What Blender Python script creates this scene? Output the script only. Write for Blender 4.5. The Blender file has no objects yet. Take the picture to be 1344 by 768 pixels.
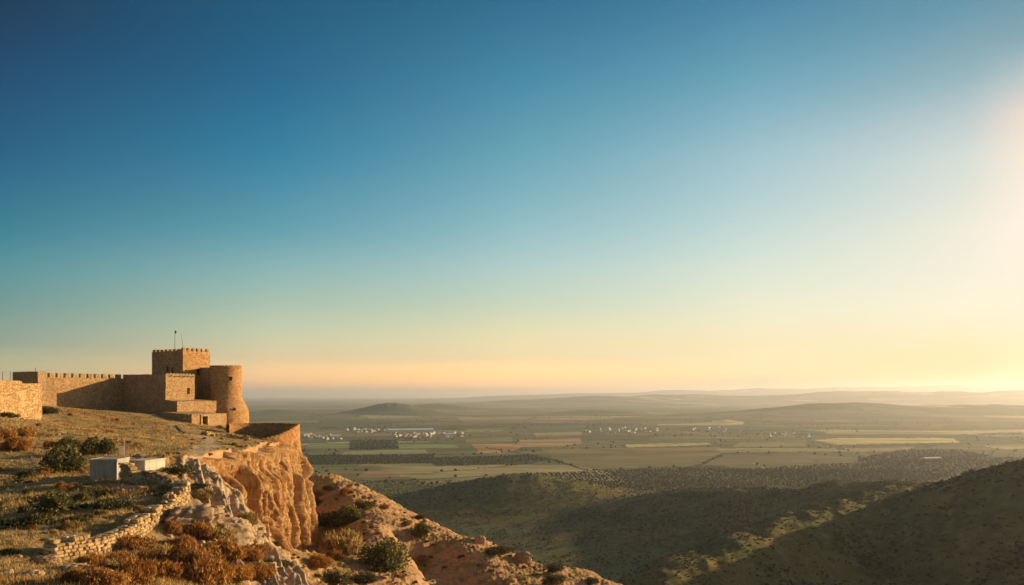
import bpy, bmesh, math, random
import numpy as np
from mathutils import Vector, Matrix

random.seed(7); RNG = np.random.default_rng(7)
SC = bpy.context.scene
COL = SC.collection
R = math.radians
# ---------------------------------------------------------------- camera
FPX, HOR = 1120.0, 519.0                       # focal length in photo pixels, horizon row
cam = bpy.data.cameras.new("camera"); cam.lens = 30.0; cam.sensor_width = 36.0
cam.shift_y = 135.0 / 1344.0; cam.clip_start = 0.5; cam.clip_end = 400000.0
camo = bpy.data.objects.new("camera", cam); COL.objects.link(camo)
camo.rotation_euler = (math.pi / 2, 0, 0); SC.camera = camo
# ---------------------------------------------------------------- sky, sun, exposure
SUN_AZ, SUN_EL = 67.0, 12.0
world = bpy.data.worlds.new("World"); SC.world = world; world.use_nodes = True
def build_world():
    nt = world.node_tree; N = nt.nodes; L = nt.links
    bg = N['Background']
    sk = N.new('ShaderNodeTexSky'); sk.sky_type = 'NISHITA'; sk.sun_disc = False
    sk.sun_elevation = R(SUN_EL); sk.sun_rotation = R(SUN_AZ)
    sk.altitude = 700; sk.air_density = 1.0; sk.dust_density = 1.5; sk.ozone_density = 1.5
    tc = N.new('ShaderNodeTexCoord'); sp = N.new('ShaderNodeSeparateXYZ')
    L.new(tc.outputs['Generated'], sp.inputs[0])
    az = N.new('ShaderNodeMath'); az.operation = 'ARCTAN2'
    L.new(sp.outputs[0], az.inputs[0]); L.new(sp.outputs[1], az.inputs[1])
    # tint of the evening air by elevation, at five bearings
    RAMPS = SKY_TINT
    prev = None; prev_az = None
    for deg, rows in RAMPS:
        rp = N.new('ShaderNodeValToRGB'); rp.color_ramp.interpolation = 'B_SPLINE' if False else 'LINEAR'
        el = rp.color_ramp.elements
        mx = N.new('ShaderNodeMath'); mx.operation = 'MULTIPLY'; mx.inputs[1].default_value = 2.0
        L.new(sp.outputs[2], mx.inputs[0]); L.new(mx.outputs[0], rp.inputs[0])
        while len(el) < len(rows): el.new(0.5)
        for e, r in zip(el, rows):
            pass
        for i, r in enumerate(rows):
            el[i].position = min(1.0, r[0] * 2)
            el[i].color = (r[1] / 4, r[2] / 4, r[3] / 4, 1)
        if prev is None:
            prev = rp.outputs[0]
        else:
            mr = N.new('ShaderNodeMapRange'); mr.interpolation_type = 'LINEAR'; mr.clamp = True
            mr.inputs['From Min'].default_value = R(prev_az); mr.inputs['From Max'].default_value = R(deg)
            L.new(az.outputs[0], mr.inputs['Value'])
            mi = N.new('ShaderNodeMix'); mi.data_type = 'RGBA'; mi.clamp_factor = True
            L.new(mr.outputs[0], mi.inputs[0]); L.new(prev, mi.inputs[6]); L.new(rp.outputs[0], mi.inputs[7])
            prev = mi.outputs[2]
        prev_az = deg
    mu = N.new('ShaderNodeMix'); mu.data_type = 'RGBA'; mu.blend_type = 'MULTIPLY'; mu.inputs[0].default_value = 1
    L.new(sk.outputs[0], mu.inputs[6]); L.new(prev, mu.inputs[7])
    sc = N.new('ShaderNodeVectorMath'); sc.operation = 'SCALE'; sc.inputs['Scale'].default_value = 4.0
    L.new(mu.outputs[2], sc.inputs[0])
    L.new(sc.outputs[0], bg.inputs[0]); bg.inputs[1].default_value = 0.10
NEUTRAL = [(0.0, .75, .7, .65), (0.5, .62, .6, .58)]
SKY_TINT = [
 (-75.0, NEUTRAL),
 (-30.96, [(0.0054, 3.535, 2.032, 0.480), (0.0222, 1.360, 1.196, 0.873), (0.0528, 0.599, 0.687, 0.666), (0.0907, 0.363, 0.604, 0.573), (0.1283, 0.209, 0.601, 0.608), (0.1654, 0.066, 0.498, 0.566), (0.2373, 0.001, 0.325, 0.482), (0.3055, 0.001, 0.230, 0.381), (0.3693, 0.001, 0.145, 0.253)]),
 (-15.57, [(0.0060, 4.000, 2.062, 0.936), (0.0421, 1.692, 1.213, 0.909), (0.0678, 1.307, 1.150, 0.858), (0.1018, 1.022, 1.037, 0.807), (0.1438, 0.697, 0.966, 0.845), (0.1851, 0.331, 0.814, 0.797), (0.2646, 0.061, 0.634, 0.764), (0.3390, 0.005, 0.459, 0.641), (0.4076, 0.001, 0.387, 0.508)]),
 (0.41, [(0.0062, 3.875, 1.982, 0.916), (0.0437, 1.608, 1.166, 0.857), (0.0704, 1.516, 1.147, 0.791), (0.1057, 1.235, 1.106, 0.822), (0.1492, 1.075, 1.126, 0.932), (0.1919, 0.809, 1.065, 0.931), (0.2739, 0.419, 0.940, 0.855), (0.3504, 0.171, 0.743, 0.792), (0.4204, 0.043, 0.510, 0.649)]),
 (15.85, [(0.0060, 0.634, 0.629, 0.444), (0.0249, 0.957, 0.968, 0.807), (0.0592, 1.136, 0.902, 0.723), (0.1017, 1.232, 1.015, 0.793), (0.1436, 1.229, 1.081, 0.836), (0.1849, 1.128, 1.089, 0.870), (0.2643, 0.901, 1.051, 0.901), (0.3386, 0.392, 0.850, 0.802), (0.4072, 0.140, 0.593, 0.677)]),
 (28.10, [(0.0055, 0.212, 0.280, 0.172), (0.0228, 0.353, 0.431, 0.313), (0.0543, 0.609, 0.593, 0.526), (0.0933, 0.870, 0.753, 0.676), (0.1700, 1.183, 0.936, 0.709), (0.2437, 1.162, 1.010, 0.774), (0.2791, 0.957, 0.904, 0.737), (0.3134, 0.574, 0.755, 0.661), (0.3784, 0.201, 0.556, 0.579)]),
 (30.89, [(0.0054, 0.313, 0.347, 0.271), (0.0528, 0.522, 0.534, 0.493), (0.0908, 0.743, 0.666, 0.626), (0.1655, 1.225, 0.903, 0.722), (0.2374, 1.489, 1.034, 0.735), (0.2721, 1.497, 0.995, 0.711), (0.3057, 0.873, 0.846, 0.686), (0.3382, 0.382, 0.606, 0.585), (0.3695, 0.228, 0.540, 0.543)]),
 (80.0, NEUTRAL)]
build_world()
SUNV = Vector((math.sin(R(SUN_AZ)) * math.cos(R(SUN_EL)), math.cos(R(SUN_AZ)) * math.cos(R(SUN_EL)), math.sin(R(SUN_EL))))
sl = bpy.data.lights.new("sun", 'SUN'); sl.energy = 5.0; sl.angle = R(0.5); sl.color = (1.0, 0.72, 0.41)
so = bpy.data.objects.new("sun", sl); COL.objects.link(so)
so.rotation_euler = (-SUNV).to_track_quat('-Z', 'Y').to_euler()
so.location = (60, 0, 80)
SC.view_settings.view_transform = 'Standard'; SC.view_settings.look = 'None'
SC.view_settings.exposure = 0.65; SC.view_settings.gamma = 1.0; SC.view_settings.use_curve_mapping = False
SC.render.engine = 'CYCLES'
SC.cycles.use_denoising = True
try: SC.cycles.denoiser = 'OPENIMAGEDENOISE'
except Exception: pass
SC.cycles.max_bounces = 4; SC.cycles.diffuse_bounces = 2; SC.cycles.glossy_bounces = 1
SC.cycles.transmission_bounces = 1; SC.cycles.volume_bounces = 1; SC.cycles.transparent_max_bounces = 4
SC.cycles.use_adaptive_sampling = True; SC.cycles.adaptive_threshold = 0.02

# ---------------------------------------------------------------- helpers
def P(px, py, D):
    return np.array([(px - 672) / FPX * D, D, -(py - HOR) / FPX * D])
def reg(o, label, cat, group=None, kind=None):
    if label: o["label"] = label
    if cat: o["category"] = cat
    if group: o["group"] = group
    if kind: o["kind"] = kind
    return o
def link(name, me, mats=(), parent=None):
    o = bpy.data.objects.new(name, me); COL.objects.link(o)
    for m in (mats if isinstance(mats, (list, tuple)) else [mats]):
        if m is not None: me.materials.append(m)
    if parent is not None: o.parent = parent
    return o
def empty(name, loc=(0, 0, 0), rz=0):
    o = bpy.data.objects.new(name, None); COL.objects.link(o); o.location = loc; o.rotation_euler = (0, 0, rz)
    o.empty_display_size = 0.5
    return o
def dup(root, loc=None, rot=None, scale=None, label=None, group=None):
    c = root.copy(); COL.objects.link(c)
    if loc is not None: c.location = loc
    if rot is not None: c.rotation_euler = rot
    if scale is not None: c.scale = scale
    if label: c["label"] = label
    if group: c["group"] = group
    for ch in list(root.children):
        d = ch.copy(); COL.objects.link(d); d.parent = c
        for g in list(ch.children):
            e = g.copy(); COL.objects.link(e); e.parent = d
    return c
def mesh_np(name, verts, faces, smooth=False):
    """faces: (n,k) array, k = 3 or 4"""
    verts = np.asarray(verts, dtype=np.float32); faces = np.asarray(faces, dtype=np.int32)
    me = bpy.data.meshes.new(name); k = faces.shape[1]; n = len(faces)
    me.vertices.add(len(verts)); me.vertices.foreach_set("co", verts.ravel())
    me.loops.add(n * k); me.loops.foreach_set("vertex_index", faces.ravel())
    me.polygons.add(n); me.polygons.foreach_set("loop_start", np.arange(0, n * k, k, dtype=np.int32))
    try: me.polygons.foreach_set("loop_total", np.full(n, k, dtype=np.int32))
    except Exception: pass
    me.polygons.foreach_set("use_smooth", np.full(n, smooth, dtype=bool))
    me.update(calc_edges=True)
    return me
def attr(me, name, vals):
    a = me.attributes.new(name, 'FLOAT', 'POINT'); a.data.foreach_set("value", np.asarray(vals, dtype=np.float32).ravel())
def grid_faces(nr, nc, wrap=False):
    i = np.arange(nr - 1)[:, None]; j = np.arange(nc if wrap else nc - 1)[None, :]
    j2 = (j + 1) % nc
    return np.stack([i * nc + j, i * nc + j2, (i + 1) * nc + j2, (i + 1) * nc + j], -1).reshape(-1, 4)
def _hash(ix, iy, iz, seed):
    h = (ix.astype(np.uint32) * np.uint32(374761393) + iy.astype(np.uint32) * np.uint32(668265263)
         + iz.astype(np.uint32) * np.uint32(2147483647) + np.uint32((seed * 1274126177 + 12345) & 0xffffffff))
    h = (h ^ (h >> np.uint32(13))) * np.uint32(1274126177)
    h = h ^ (h >> np.uint32(16))
    h = (h * np.uint32(2246822519)); h = h ^ (h >> np.uint32(15))
    return h
def noise3(x, y, z, seed=0):
    """gradient noise, about -1..1"""
    x, y, z = np.broadcast_arrays(np.asarray(x, float), np.asarray(y, float), np.asarray(z, float))
    fx, fy, fz = np.floor(x), np.floor(y), np.floor(z)
    ix, iy, iz = fx.astype(np.int64), fy.astype(np.int64), fz.astype(np.int64)
    x = x - fx; y = y - fy; z = z - fz
    u, v, w = (t * t * t * (t * (t * 6 - 15) + 10) for t in (x, y, z))
    out = 0
    for dx in (0, 1):
        for dy in (0, 1):
            for dz in (0, 1):
                h = _hash(ix + dx, iy + dy, iz + dz, seed)
                gx = (h & np.uint32(1023)).astype(np.float32) / 511.5 - 1
                gy = ((h >> np.uint32(10)) & np.uint32(1023)).astype(np.float32) / 511.5 - 1
                gz = ((h >> np.uint32(20)) & np.uint32(1023)).astype(np.float32) / 511.5 - 1
                g = gx * (x - dx) + gy * (y - dy) + gz * (z - dz)
                out = out + g * (u if dx else 1 - u) * (v if dy else 1 - v) * (w if dz else 1 - w)
    return out * 1.3
def noise2(x, y, seed=0):
    x, y = np.broadcast_arrays(np.asarray(x, float), np.asarray(y, float))
    fx, fy = np.floor(x), np.floor(y); ix, iy = fx.astype(np.int64), fy.astype(np.int64)
    x = x - fx; y = y - fy
    u, v = (t * t * t * (t * (t * 6 - 15) + 10) for t in (x, y)); out = 0; zz = np.zeros_like(ix)
    for dx in (0, 1):
        for dy in (0, 1):
            h = _hash(ix + dx, iy + dy, zz, seed)
            a = h.astype(np.float64) / 4294967296.0 * 6.2831853
            out = out + (np.cos(a) * (x - dx) + np.sin(a) * (y - dy)) * (u if dx else 1 - u) * (v if dy else 1 - v)
    return out * 1.4
def fbm2(x, y, o=4, seed=0, g=0.5):
    s = 0; a = 1; t = 0
    for i in range(o):
        s = s + a * noise2(x, y, seed + i); t += a; a *= g; x = x * 2.03 + 11.3; y = y * 2.03 - 7.1
    return s / t
def ridge2(x, y, o=4, seed=0, g=0.5):
    s = 0; a = 1; t = 0
    for i in range(o):
        s = s + a * (1 - 2 * np.abs(noise2(x, y, seed + i))); t += a; a *= g; x = x * 2.03 + 11.3; y = y * 2.03 - 7.1
    return s / t
def fbm3(x, y, z, o=4, seed=0, g=0.5):
    s = 0; a = 1; t = 0
    for i in range(o):
        s = s + a * noise3(x, y, z, seed + i); t += a; a *= g; x = x * 2.03 + 1.3; y = y * 2.03 - 7.1; z = z * 2.03 + 3.7
    return s / t
def sstep(a, b, x):
    t = np.clip((x - a) / (b - a), 0, 1); return t * t * (3 - 2 * t)
class TPS:
    def __init__(self, pts, lam=0.0):
        p = np.array(pts, float); self.p = p[:, :2]; n = len(p)
        d = np.linalg.norm(self.p[:, None] - self.p[None], axis=-1)
        K = np.where(d > 0, d * d * np.log(d + 1e-9), 0) + lam * np.eye(n)
        A = np.zeros((n + 3, n + 3)); A[:n, :n] = K; A[:n, n] = 1; A[:n, n + 1:] = self.p; A[n, :n] = 1; A[n + 1:, :n] = self.p.T
        self.w = np.linalg.solve(A, np.concatenate([p[:, 2], np.zeros(3)]))
    def __call__(self, x, y):
        x = np.asarray(x, float); y = np.asarray(y, float); s = x.shape; x = x.ravel(); y = y.ravel(); out = np.empty_like(x); n = len(self.p)
        for i in range(0, len(x), 100000):
            a, b = x[i:i + 100000], y[i:i + 100000]
            d2 = (a[:, None] - self.p[:, 0]) ** 2 + (b[:, None] - self.p[:, 1]) ** 2
            out[i:i + 100000] = (0.5 * d2 * np.log(d2 + 1e-9)) @ self.w[:n] + self.w[n] + a * self.w[n + 1] + b * self.w[n + 2]
        return out.reshape(s)
def polydist(x, y, poly):
    """signed distance to an open polyline (left of travel positive), and the running length of the nearest point"""
    x = np.asarray(x, float); y = np.asarray(y, float)
    best = np.full(x.shape, 1e18); sg = np.zeros(x.shape); al = np.zeros(x.shape); acc = 0
    for (x0, y0), (x1, y1) in zip(poly[:-1], poly[1:]):
        dx, dy = x1 - x0, y1 - y0; L = math.hypot(dx, dy)
        t = np.clip(((x - x0) * dx + (y - y0) * dy) / (L * L), 0, 1)
        ex, ey = x - x0 - t * dx, y - y0 - t * dy; d = ex * ex + ey * ey
        m = d < best
        best = np.where(m, d, best); sg = np.where(m, np.sign(dx * (y - y0) - dy * (x - x0)), sg); al = np.where(m, acc + t * L, al)
        acc += L
    return np.sqrt(best) * np.where(sg == 0, 1, sg), al

# ---------------------------------------------------------------- material helper
class M:
    def __init__(self, name, rough=0.9, spec=0.2):
        self.m = bpy.data.materials.new(name); self.m.use_nodes = True
        self.nt = self.m.node_tree; self.N = self.nt.nodes; self.b = self.N['Principled BSDF']
        self.b.inputs['Roughness'].default_value = rough; self.b.inputs['Specular IOR Level'].default_value = spec
    def n(self, t, **kw):
        nd = self.N.new(t)
        for k, v in kw.items(): setattr(nd, k, v)
        return nd
    def l(self, a, b): self.nt.links.new(a, b)
    def pos(self, scale=(1, 1, 1), obj=False):
        if obj: src = self.n('ShaderNodeTexCoord').outputs['Object']
        else: src = self.n('ShaderNodeNewGeometry').outputs['Position']
        if tuple(scale) == (1, 1, 1): return src
        mp = self.n('ShaderNodeMapping'); mp.inputs['Scale'].default_value = scale; self.l(src, mp.inputs['Vector']); return mp.outputs[0]
    def noise(self, vec, scale, detail=4, rough=0.6, dist=0.0):
        t = self.n('ShaderNodeTexNoise'); t.inputs['Scale'].default_value = scale; t.inputs['Detail'].default_value = detail
        t.inputs['Roughness'].default_value = rough; t.inputs['Distortion'].default_value = dist; self.l(vec, t.inputs['Vector']); return t.outputs[0]
    def ramp(self, fac, stops):
        r = self.n('ShaderNodeValToRGB'); e = r.color_ramp.elements
        while len(e) < len(stops): e.new(0.5)
        for i, (p, c) in enumerate(stops):
            e[i].position = p; e[i].color = (*c, 1) if len(c) == 3 else c
        self.l(fac, r.inputs[0]); return r.outputs[0]
    def mix(self, f, a, b, blend='MIX'):
        m = self.n('ShaderNodeMix', data_type='RGBA', blend_type=blend)
        for i, v in ((0, f), (6, a), (7, b)):
            if isinstance(v, (int, float)): m.inputs[i].default_value = v
            elif isinstance(v, tuple): m.inputs[i].default_value = (*v, 1)
            else: self.l(v, m.inputs[i])
        return m.outputs[2]
    def math(self, op, a, b=0.0):
        m = self.n('ShaderNodeMath', operation=op)
        for i, v in ((0, a), (1, b)):
            if isinstance(v, (int, float)): m.inputs[i].default_value = v
            else: self.l(v, m.inputs[i])
        return m.outputs[0]
    def rng(self, v, a, b, c=0.0, d=1.0):
        m = self.n('ShaderNodeMapRange'); self.l(v, m.inputs[0])
        for i, q in ((1, a), (2, b), (3, c), (4, d)): m.inputs[i].default_value = q
        return m.outputs[0]
    def attr(self, name):
        a = self.n('ShaderNodeAttribute'); a.attribute_name = name; return a.outputs['Fac']
    def voro(self, vec, scale, feature='F1', rand=1.0, out=0):
        v = self.n('ShaderNodeTexVoronoi', feature=feature); v.inputs['Scale'].default_value = scale
        v.inputs['Randomness'].default_value = rand; self.l(vec, v.inputs['Vector']); return v.outputs[out]
    def bump(self, h, strength=0.5, dist=0.1):
        b = self.n('ShaderNodeBump'); b.inputs['Strength'].default_value = strength; b.inputs['Distance'].default_value = dist
        self.l(h, b.inputs['Height']); self.l(b.outputs[0], self.b.inputs['Normal'])
    def base(self, c):
        if isinstance(c, tuple): self.b.inputs['Base Color'].default_value = (*c, 1)
        else: self.l(c, self.b.inputs['Base Color'])
        return self.m
# ================================================================ NEAR HILL
# edge of the hilltop in plan, south to north (hilltop on its left)
EDGE = [(34, -60), (14, -10), (4, 14), (-6, 32), (-14, 48), (-18.3, 57), (-23.5, 68), (-31.5, 85), (-37.6, 104), (-38.4, 122), (-40.3, 145),
        (-41.8, 160), (-43.2, 171), (-46.3, 179.5), (-51, 184), (-60, 192), (-70, 214), (-90, 228), (-130, 250), (-200, 280)]
WALL = [(-31.5, 69.2), (-28.2, 67), (-24.9, 64.2), (-23.6, 61.3), (-23.3, 57.5), (-23.3, 53), (-23.6, 48.5), (-24.6, 45.6)]
TOP = [P(*a) for a in [
 (0, 768, 36), (60, 735, 44), (130, 768, 34), (-150, 768, 36), (0, 700, 50), (100, 690, 52), (0, 650, 65), (150, 650, 62), (190, 641, 66), (165, 633, 68), (195, 668, 57.5), (225, 645, 63.5),
 (250, 657, 64), (222, 702, 54), (165, 728, 49), (100, 745, 45), (250, 740, 43), (320, 740, 47), (278, 692, 58), (330, 768, 42),
 (140, 630, 70), (200, 620, 74), (60, 627, 75), (0, 632, 77), (0, 603, 95), (0, 573, 115), (0, 547, 140), (80, 562, 150), (60, 541, 168), (20, 541, 160),
 (160, 546, 180), (160, 590, 110), (215, 602, 95), (240, 571, 150), (200, 577, 130), (270, 583, 140), (320, 573, 172), (250, 622, 85), (270, 612, 100),
 (232, 550, 192), (100, 535, 205), (285, 602, 112), (310, 592, 130), (350, 585, 150), (330, 573, 180)]]
TOP = [tuple(a) for a in TOP] + [(-110, 230, -4), (-80, 230, -6), (-60, 205, -9), (-50, 178, -9.2), (-45, 165, -9.3), (-140, 200, -1), (-140, 110, -2), (-70, 60, -6.5), (-60, 30, -7),
  (0, 0, -14), (-30, 0, -8), (-100, 0, -5), (-200, 100, 0), (-200, 300, -20), (-8, 40, -11.0), (-39.5, 122, -8), (-42, 171, -9.6), (-14.5, 48, -10.6), (-19, 57, -10.3), (-24.5, 68, -10.0), (-32.5, 85, -9.6)]
LOW = [(-38, 104, -9.8), (-31.5, 85, -10.1), (-23.5, 68, -10.6), (-18.3, 57, -10.8), (-14, 48, -11.0), (-6, 32, -12), (4, 14, -14),
  tuple(P(300, 672, 93)), tuple(P(340, 706, 80)), tuple(P(370, 734, 70)), tuple(P(400, 762, 61)), tuple(P(418, 782, 56)),
  (-31, 107, -20), (-24, 90, -19), (-16, 74, -19), (-9, 62, -18), (-4, 51, -17.5), (-23, 110, -27), (-14, 93, -25), (-6, 75, -25), (1, 62, -24), (12, 50, -26),
  tuple(P(335, 692, 125)), tuple(P(372, 716, 142)), tuple(P(406, 733, 160)), tuple(P(408, 728, 171)),
  tuple(P(400, 622, 215)), tuple(P(440, 633, 206)), tuple(P(480, 650, 198)), tuple(P(520, 672, 188)), tuple(P(560, 690, 180)), tuple(P(600, 700, 172)), tuple(P(640, 718, 168)),
  tuple(P(680, 738, 166)), tuple(P(720, 742, 166)), tuple(P(770, 749, 165)), tuple(P(825, 776, 164)),
  tuple(P(420, 684, 184)), tuple(P(430, 766, 128)), tuple(P(500, 725, 152)), tuple(P(500, 770, 134)), tuple(P(600, 752, 150)), tuple(P(600, 775, 141)), tuple(P(700, 764, 154)), tuple(P(760, 775, 152)), tuple(P(450, 665, 186)), tuple(P(550, 705, 165)), tuple(P(480, 690, 168)),
  (-46, 235, -30), (-20, 232, -45), (5, 205, -48), (25, 180, -50), (46, 150, -52), (36, 120, -46), (14, 115, -38), (25, 95, -40), (60, 110, -60), (60, 60, -52), (70, 180, -80),
  (-70, 240, -30), (-100, 260, -30), (-60, 275, -62), (0, 260, -82), (80, 250, -112), (130, 150, -108), (120, 50, -85), (60, 0, -50), (30, 20, -28), (200, 200, -160), (150, 320, -162), (0, 360, -165), (-150, 380, -165), (-200, 320, -80), (0, 440, -185), (200, 0, -150), (320, 100, -200), (300, 400, -190), (-300, 450, -190),
  (-60, 200, -30), (-50, 110, -18), (-60, 60, -22), (-100, 160, -35), (-130, 60, -30), (-40, 20, -22), (-150, 0, -30), (-30, 50, -18), (-47, 90, -16)]
tpsT, tpsL = TPS(TOP, 2.0), TPS(LOW, 2.0)
PATH = [tuple(P(*q))[:2] for q in ((225, 720, 50), (262, 668, 60), (258, 640, 74), (268, 615, 100), (262, 598, 122), (285, 586, 140), (262, 574, 152), (236, 566, 168))]
GULLY = [tuple(P(522, 688, 176))[:2], tuple(P(548, 708, 164))[:2], tuple(P(582, 738, 150))[:2], tuple(P(622, 772, 136))[:2], tuple(P(660, 800, 122))[:2]]
def near_parts(x, y):
    d, al = polydist(x, y, EDGE)
    top = tpsT(x, y); low = tpsL(x, y)
    return d, al, top, low
def near_h(x, y, detail=True):
    d, al, top, low = near_parts(x, y)
    wig = 1.6 * fbm2(x / 9, y / 9, 3, 50) * sstep(40, 90, y)
    w = 1.6 + 7 * (1 - sstep(75, 108, y))
    s = sstep(-w, 0.0, d + wig - 3.4 * sstep(97, 110, y))
    gd, ga = polydist(x, y, GULLY)
    low = low - 5.5 * np.exp(-np.abs((gd + 0.8 * noise2(ga / 4, y / 4, 55)) / np.where(gd > 0, 8.0, 3.6)) ** 2.2) * sstep(0, 9, ga) * (np.abs(gd) < 25)
    h = low + (np.maximum(top, low) - low) * s
    if detail:
        wd, _ = polydist(x, y, WALL)
        calm = sstep(0.5, 3.0, np.abs(wd)) * 0.75 + 0.25
        top_n = 0.34 * fbm2(x / 9, y / 9, 3, 1) + 0.16 * fbm2(x / 2.1, y / 2.1, 3, 5) * calm + 0.05 * fbm2(x / 0.55, y / 0.55, 2, 9)
        # rock ribs run downhill to the east; rills between them
        u = x * 0.9 + y * 0.42; v = -x * 0.42 + y * 0.9
        rib = ridge2(u / 26 + 0.3 * noise2(x / 15, y / 15, 71), v / 7.5, 3, 20)
        low_n = 1.3 * fbm2(x / 22, y / 22, 3, 30) + 1.5 * (rib - 0.25) + 0.75 * (ridge2(u / 9.0 + 0.4 * noise2(x / 4, y / 4, 42), v / 2.4, 3, 40) - 0.1) + 0.3 * ridge2(x / 1.6, y / 2.0, 3, 43) + 0.2 * fbm2(x / 0.9, y / 0.9, 3, 44)
        # near the edge the rocky slab breaks through: strata running with the edge
        slab = sstep(4.5, -1.5, d) * sstep(140, 90, y)
        low_n = (low_n - 1.25) * (1 - 0.85 * slab) - 0.3 * slab
        dv = d + 0.5 * noise2(al / 9, d / 6, 72)
        saw_ = (dv / 1.55) % 1.0
        st = 1.0 * (sstep(0, 0.16, saw_) * (1 - saw_) * 1.6 - 0.4) + 0.35 * ridge2(dv / 2.6, al / 30.0, 2, 60)
        saw2 = (dv / 0.62 + 0.4 * noise2(al / 4, d / 3, 73)) % 1.0
        slab_n = 0.75 * st + 0.2 * (sstep(0, 0.2, saw2) * (1 - saw2)) + 0.07 * fbm2(x / 0.8, y / 0.8, 3, 67)
        slab_n = slab_n - 0.5 * sstep(0.25, 0.5, ridge2(al / 6.5 + 0.3 * noise2(dv, al, 74), dv / 9.0, 2, 69))
        rockm = sstep(0.22, 0.42, fbm2(x / 11, y / 11, 3, 80) + 0.25 * sstep(9, 2, d) + 0.1 * noise2(x / 1.5, y / 1.5, 81)) * sstep(14, 5, d)
        h = h + (low_n * (1 - s)) + top_n * s + slab * slab_n * 0.8 + rockm * s * 0.4 * (0.4 + ridge2(x / 1.4, y / 1.2, 3, 83))
    return h
def edge_pt(al):
    acc = 0
    for (x0, y0), (x1, y1) in zip(EDGE[:-1], EDGE[1:]):
        L = math.hypot(x1 - x0, y1 - y0)
        if al <= acc + L:
            t = (al - acc) / L; return (x0 + (x1 - x0) * t, y0 + (y1 - y0) * t)
        acc += L
    return EDGE[-1]
def nh(x, y):
    return float(near_h(np.array([x]), np.array([y]))[0])

def near_masks(x, y, h, gx, gy):
    """what grows where: rock, orange dry scrub ground, green patches, trodden bare earth"""
    slope = np.sqrt(gx * gx + gy * gy)
    d, al = polydist(x, y, EDGE)
    n1 = fbm2(x / 12, y / 12, 4, 90); n2 = fbm2(x / 3, y / 3, 3, 94)
    rock = np.clip(sstep(0.75, 1.35, slope + 0.35 * n2) + sstep(0.1, 0.4, n2 + 0.3 * n1 - 0.15) * sstep(8, 0, d) * 0.9, 0, 1)
    slab = sstep(3.5, 0.5, d + 1.5 * n2) * sstep(-9, -2, d) * sstep(135, 100, y)
    rock = np.maximum(rock, slab)
    spur = sstep(-7, -16, d) * sstep(-0.12, 0.2, fbm2(x / 6, y / 6, 4, 91) + 0.3 * (slope - 0.4)) * sstep(90, 115, y)
    rock = np.maximum(rock, spur * 0.85)
    dry = sstep(0.05, 0.4, n1 + 0.35 * n2 + 0.2 * sstep(58, 46, y) * sstep(-30, -18, x)) * (1 - rock) * 0.8
    green = sstep(0.02, 0.36, fbm2(x / 7, y / 7, 4, 98)) * sstep(2, 8, d) * 0.8
    return rock, dry, green, slab

def build_near():
    a = np.concatenate([np.arange(-78, -34, 0.5), np.arange(-34, 12, 0.05), np.arange(12, 70, 0.5)])
    r = np.concatenate([np.arange(8, 26, 0.6), np.arange(26, 80, 0.22), np.arange(80, 212, 0.3), np.geomspace(212, 460, 60)])
    A, RR = np.meshgrid(np.radians(a), r); x = RR * np.sin(A); y = RR * np.cos(A)
    h = near_h(x, y)
    hr = np.gradient(h, r, axis=0); ha = np.gradient(h, np.radians(a), axis=1) / RR
    rock, dry, green, slab = near_masks(x, y, h, hr, ha)
    me = mesh_np("hillside", np.stack([x, y, h], -1).reshape(-1, 3), grid_faces(len(r), len(a))[:, ::-1], True)
    attr(me, "rock", rock); attr(me, "dry", dry); attr(me, "green", green); attr(me, "slab", slab); pd, _ = polydist(x, y, PATH); attr(me, "path", sstep(2.2, 0.8, np.abs(pd) + 0.9 * fbm2(x / 2, y / 2, 3, 140)))
    return reg(link("hillside", me, [mat_hill()]), "golden grassy hillside with bare rocky ribs falling to the plain", "hillside", kind="structure")
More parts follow.
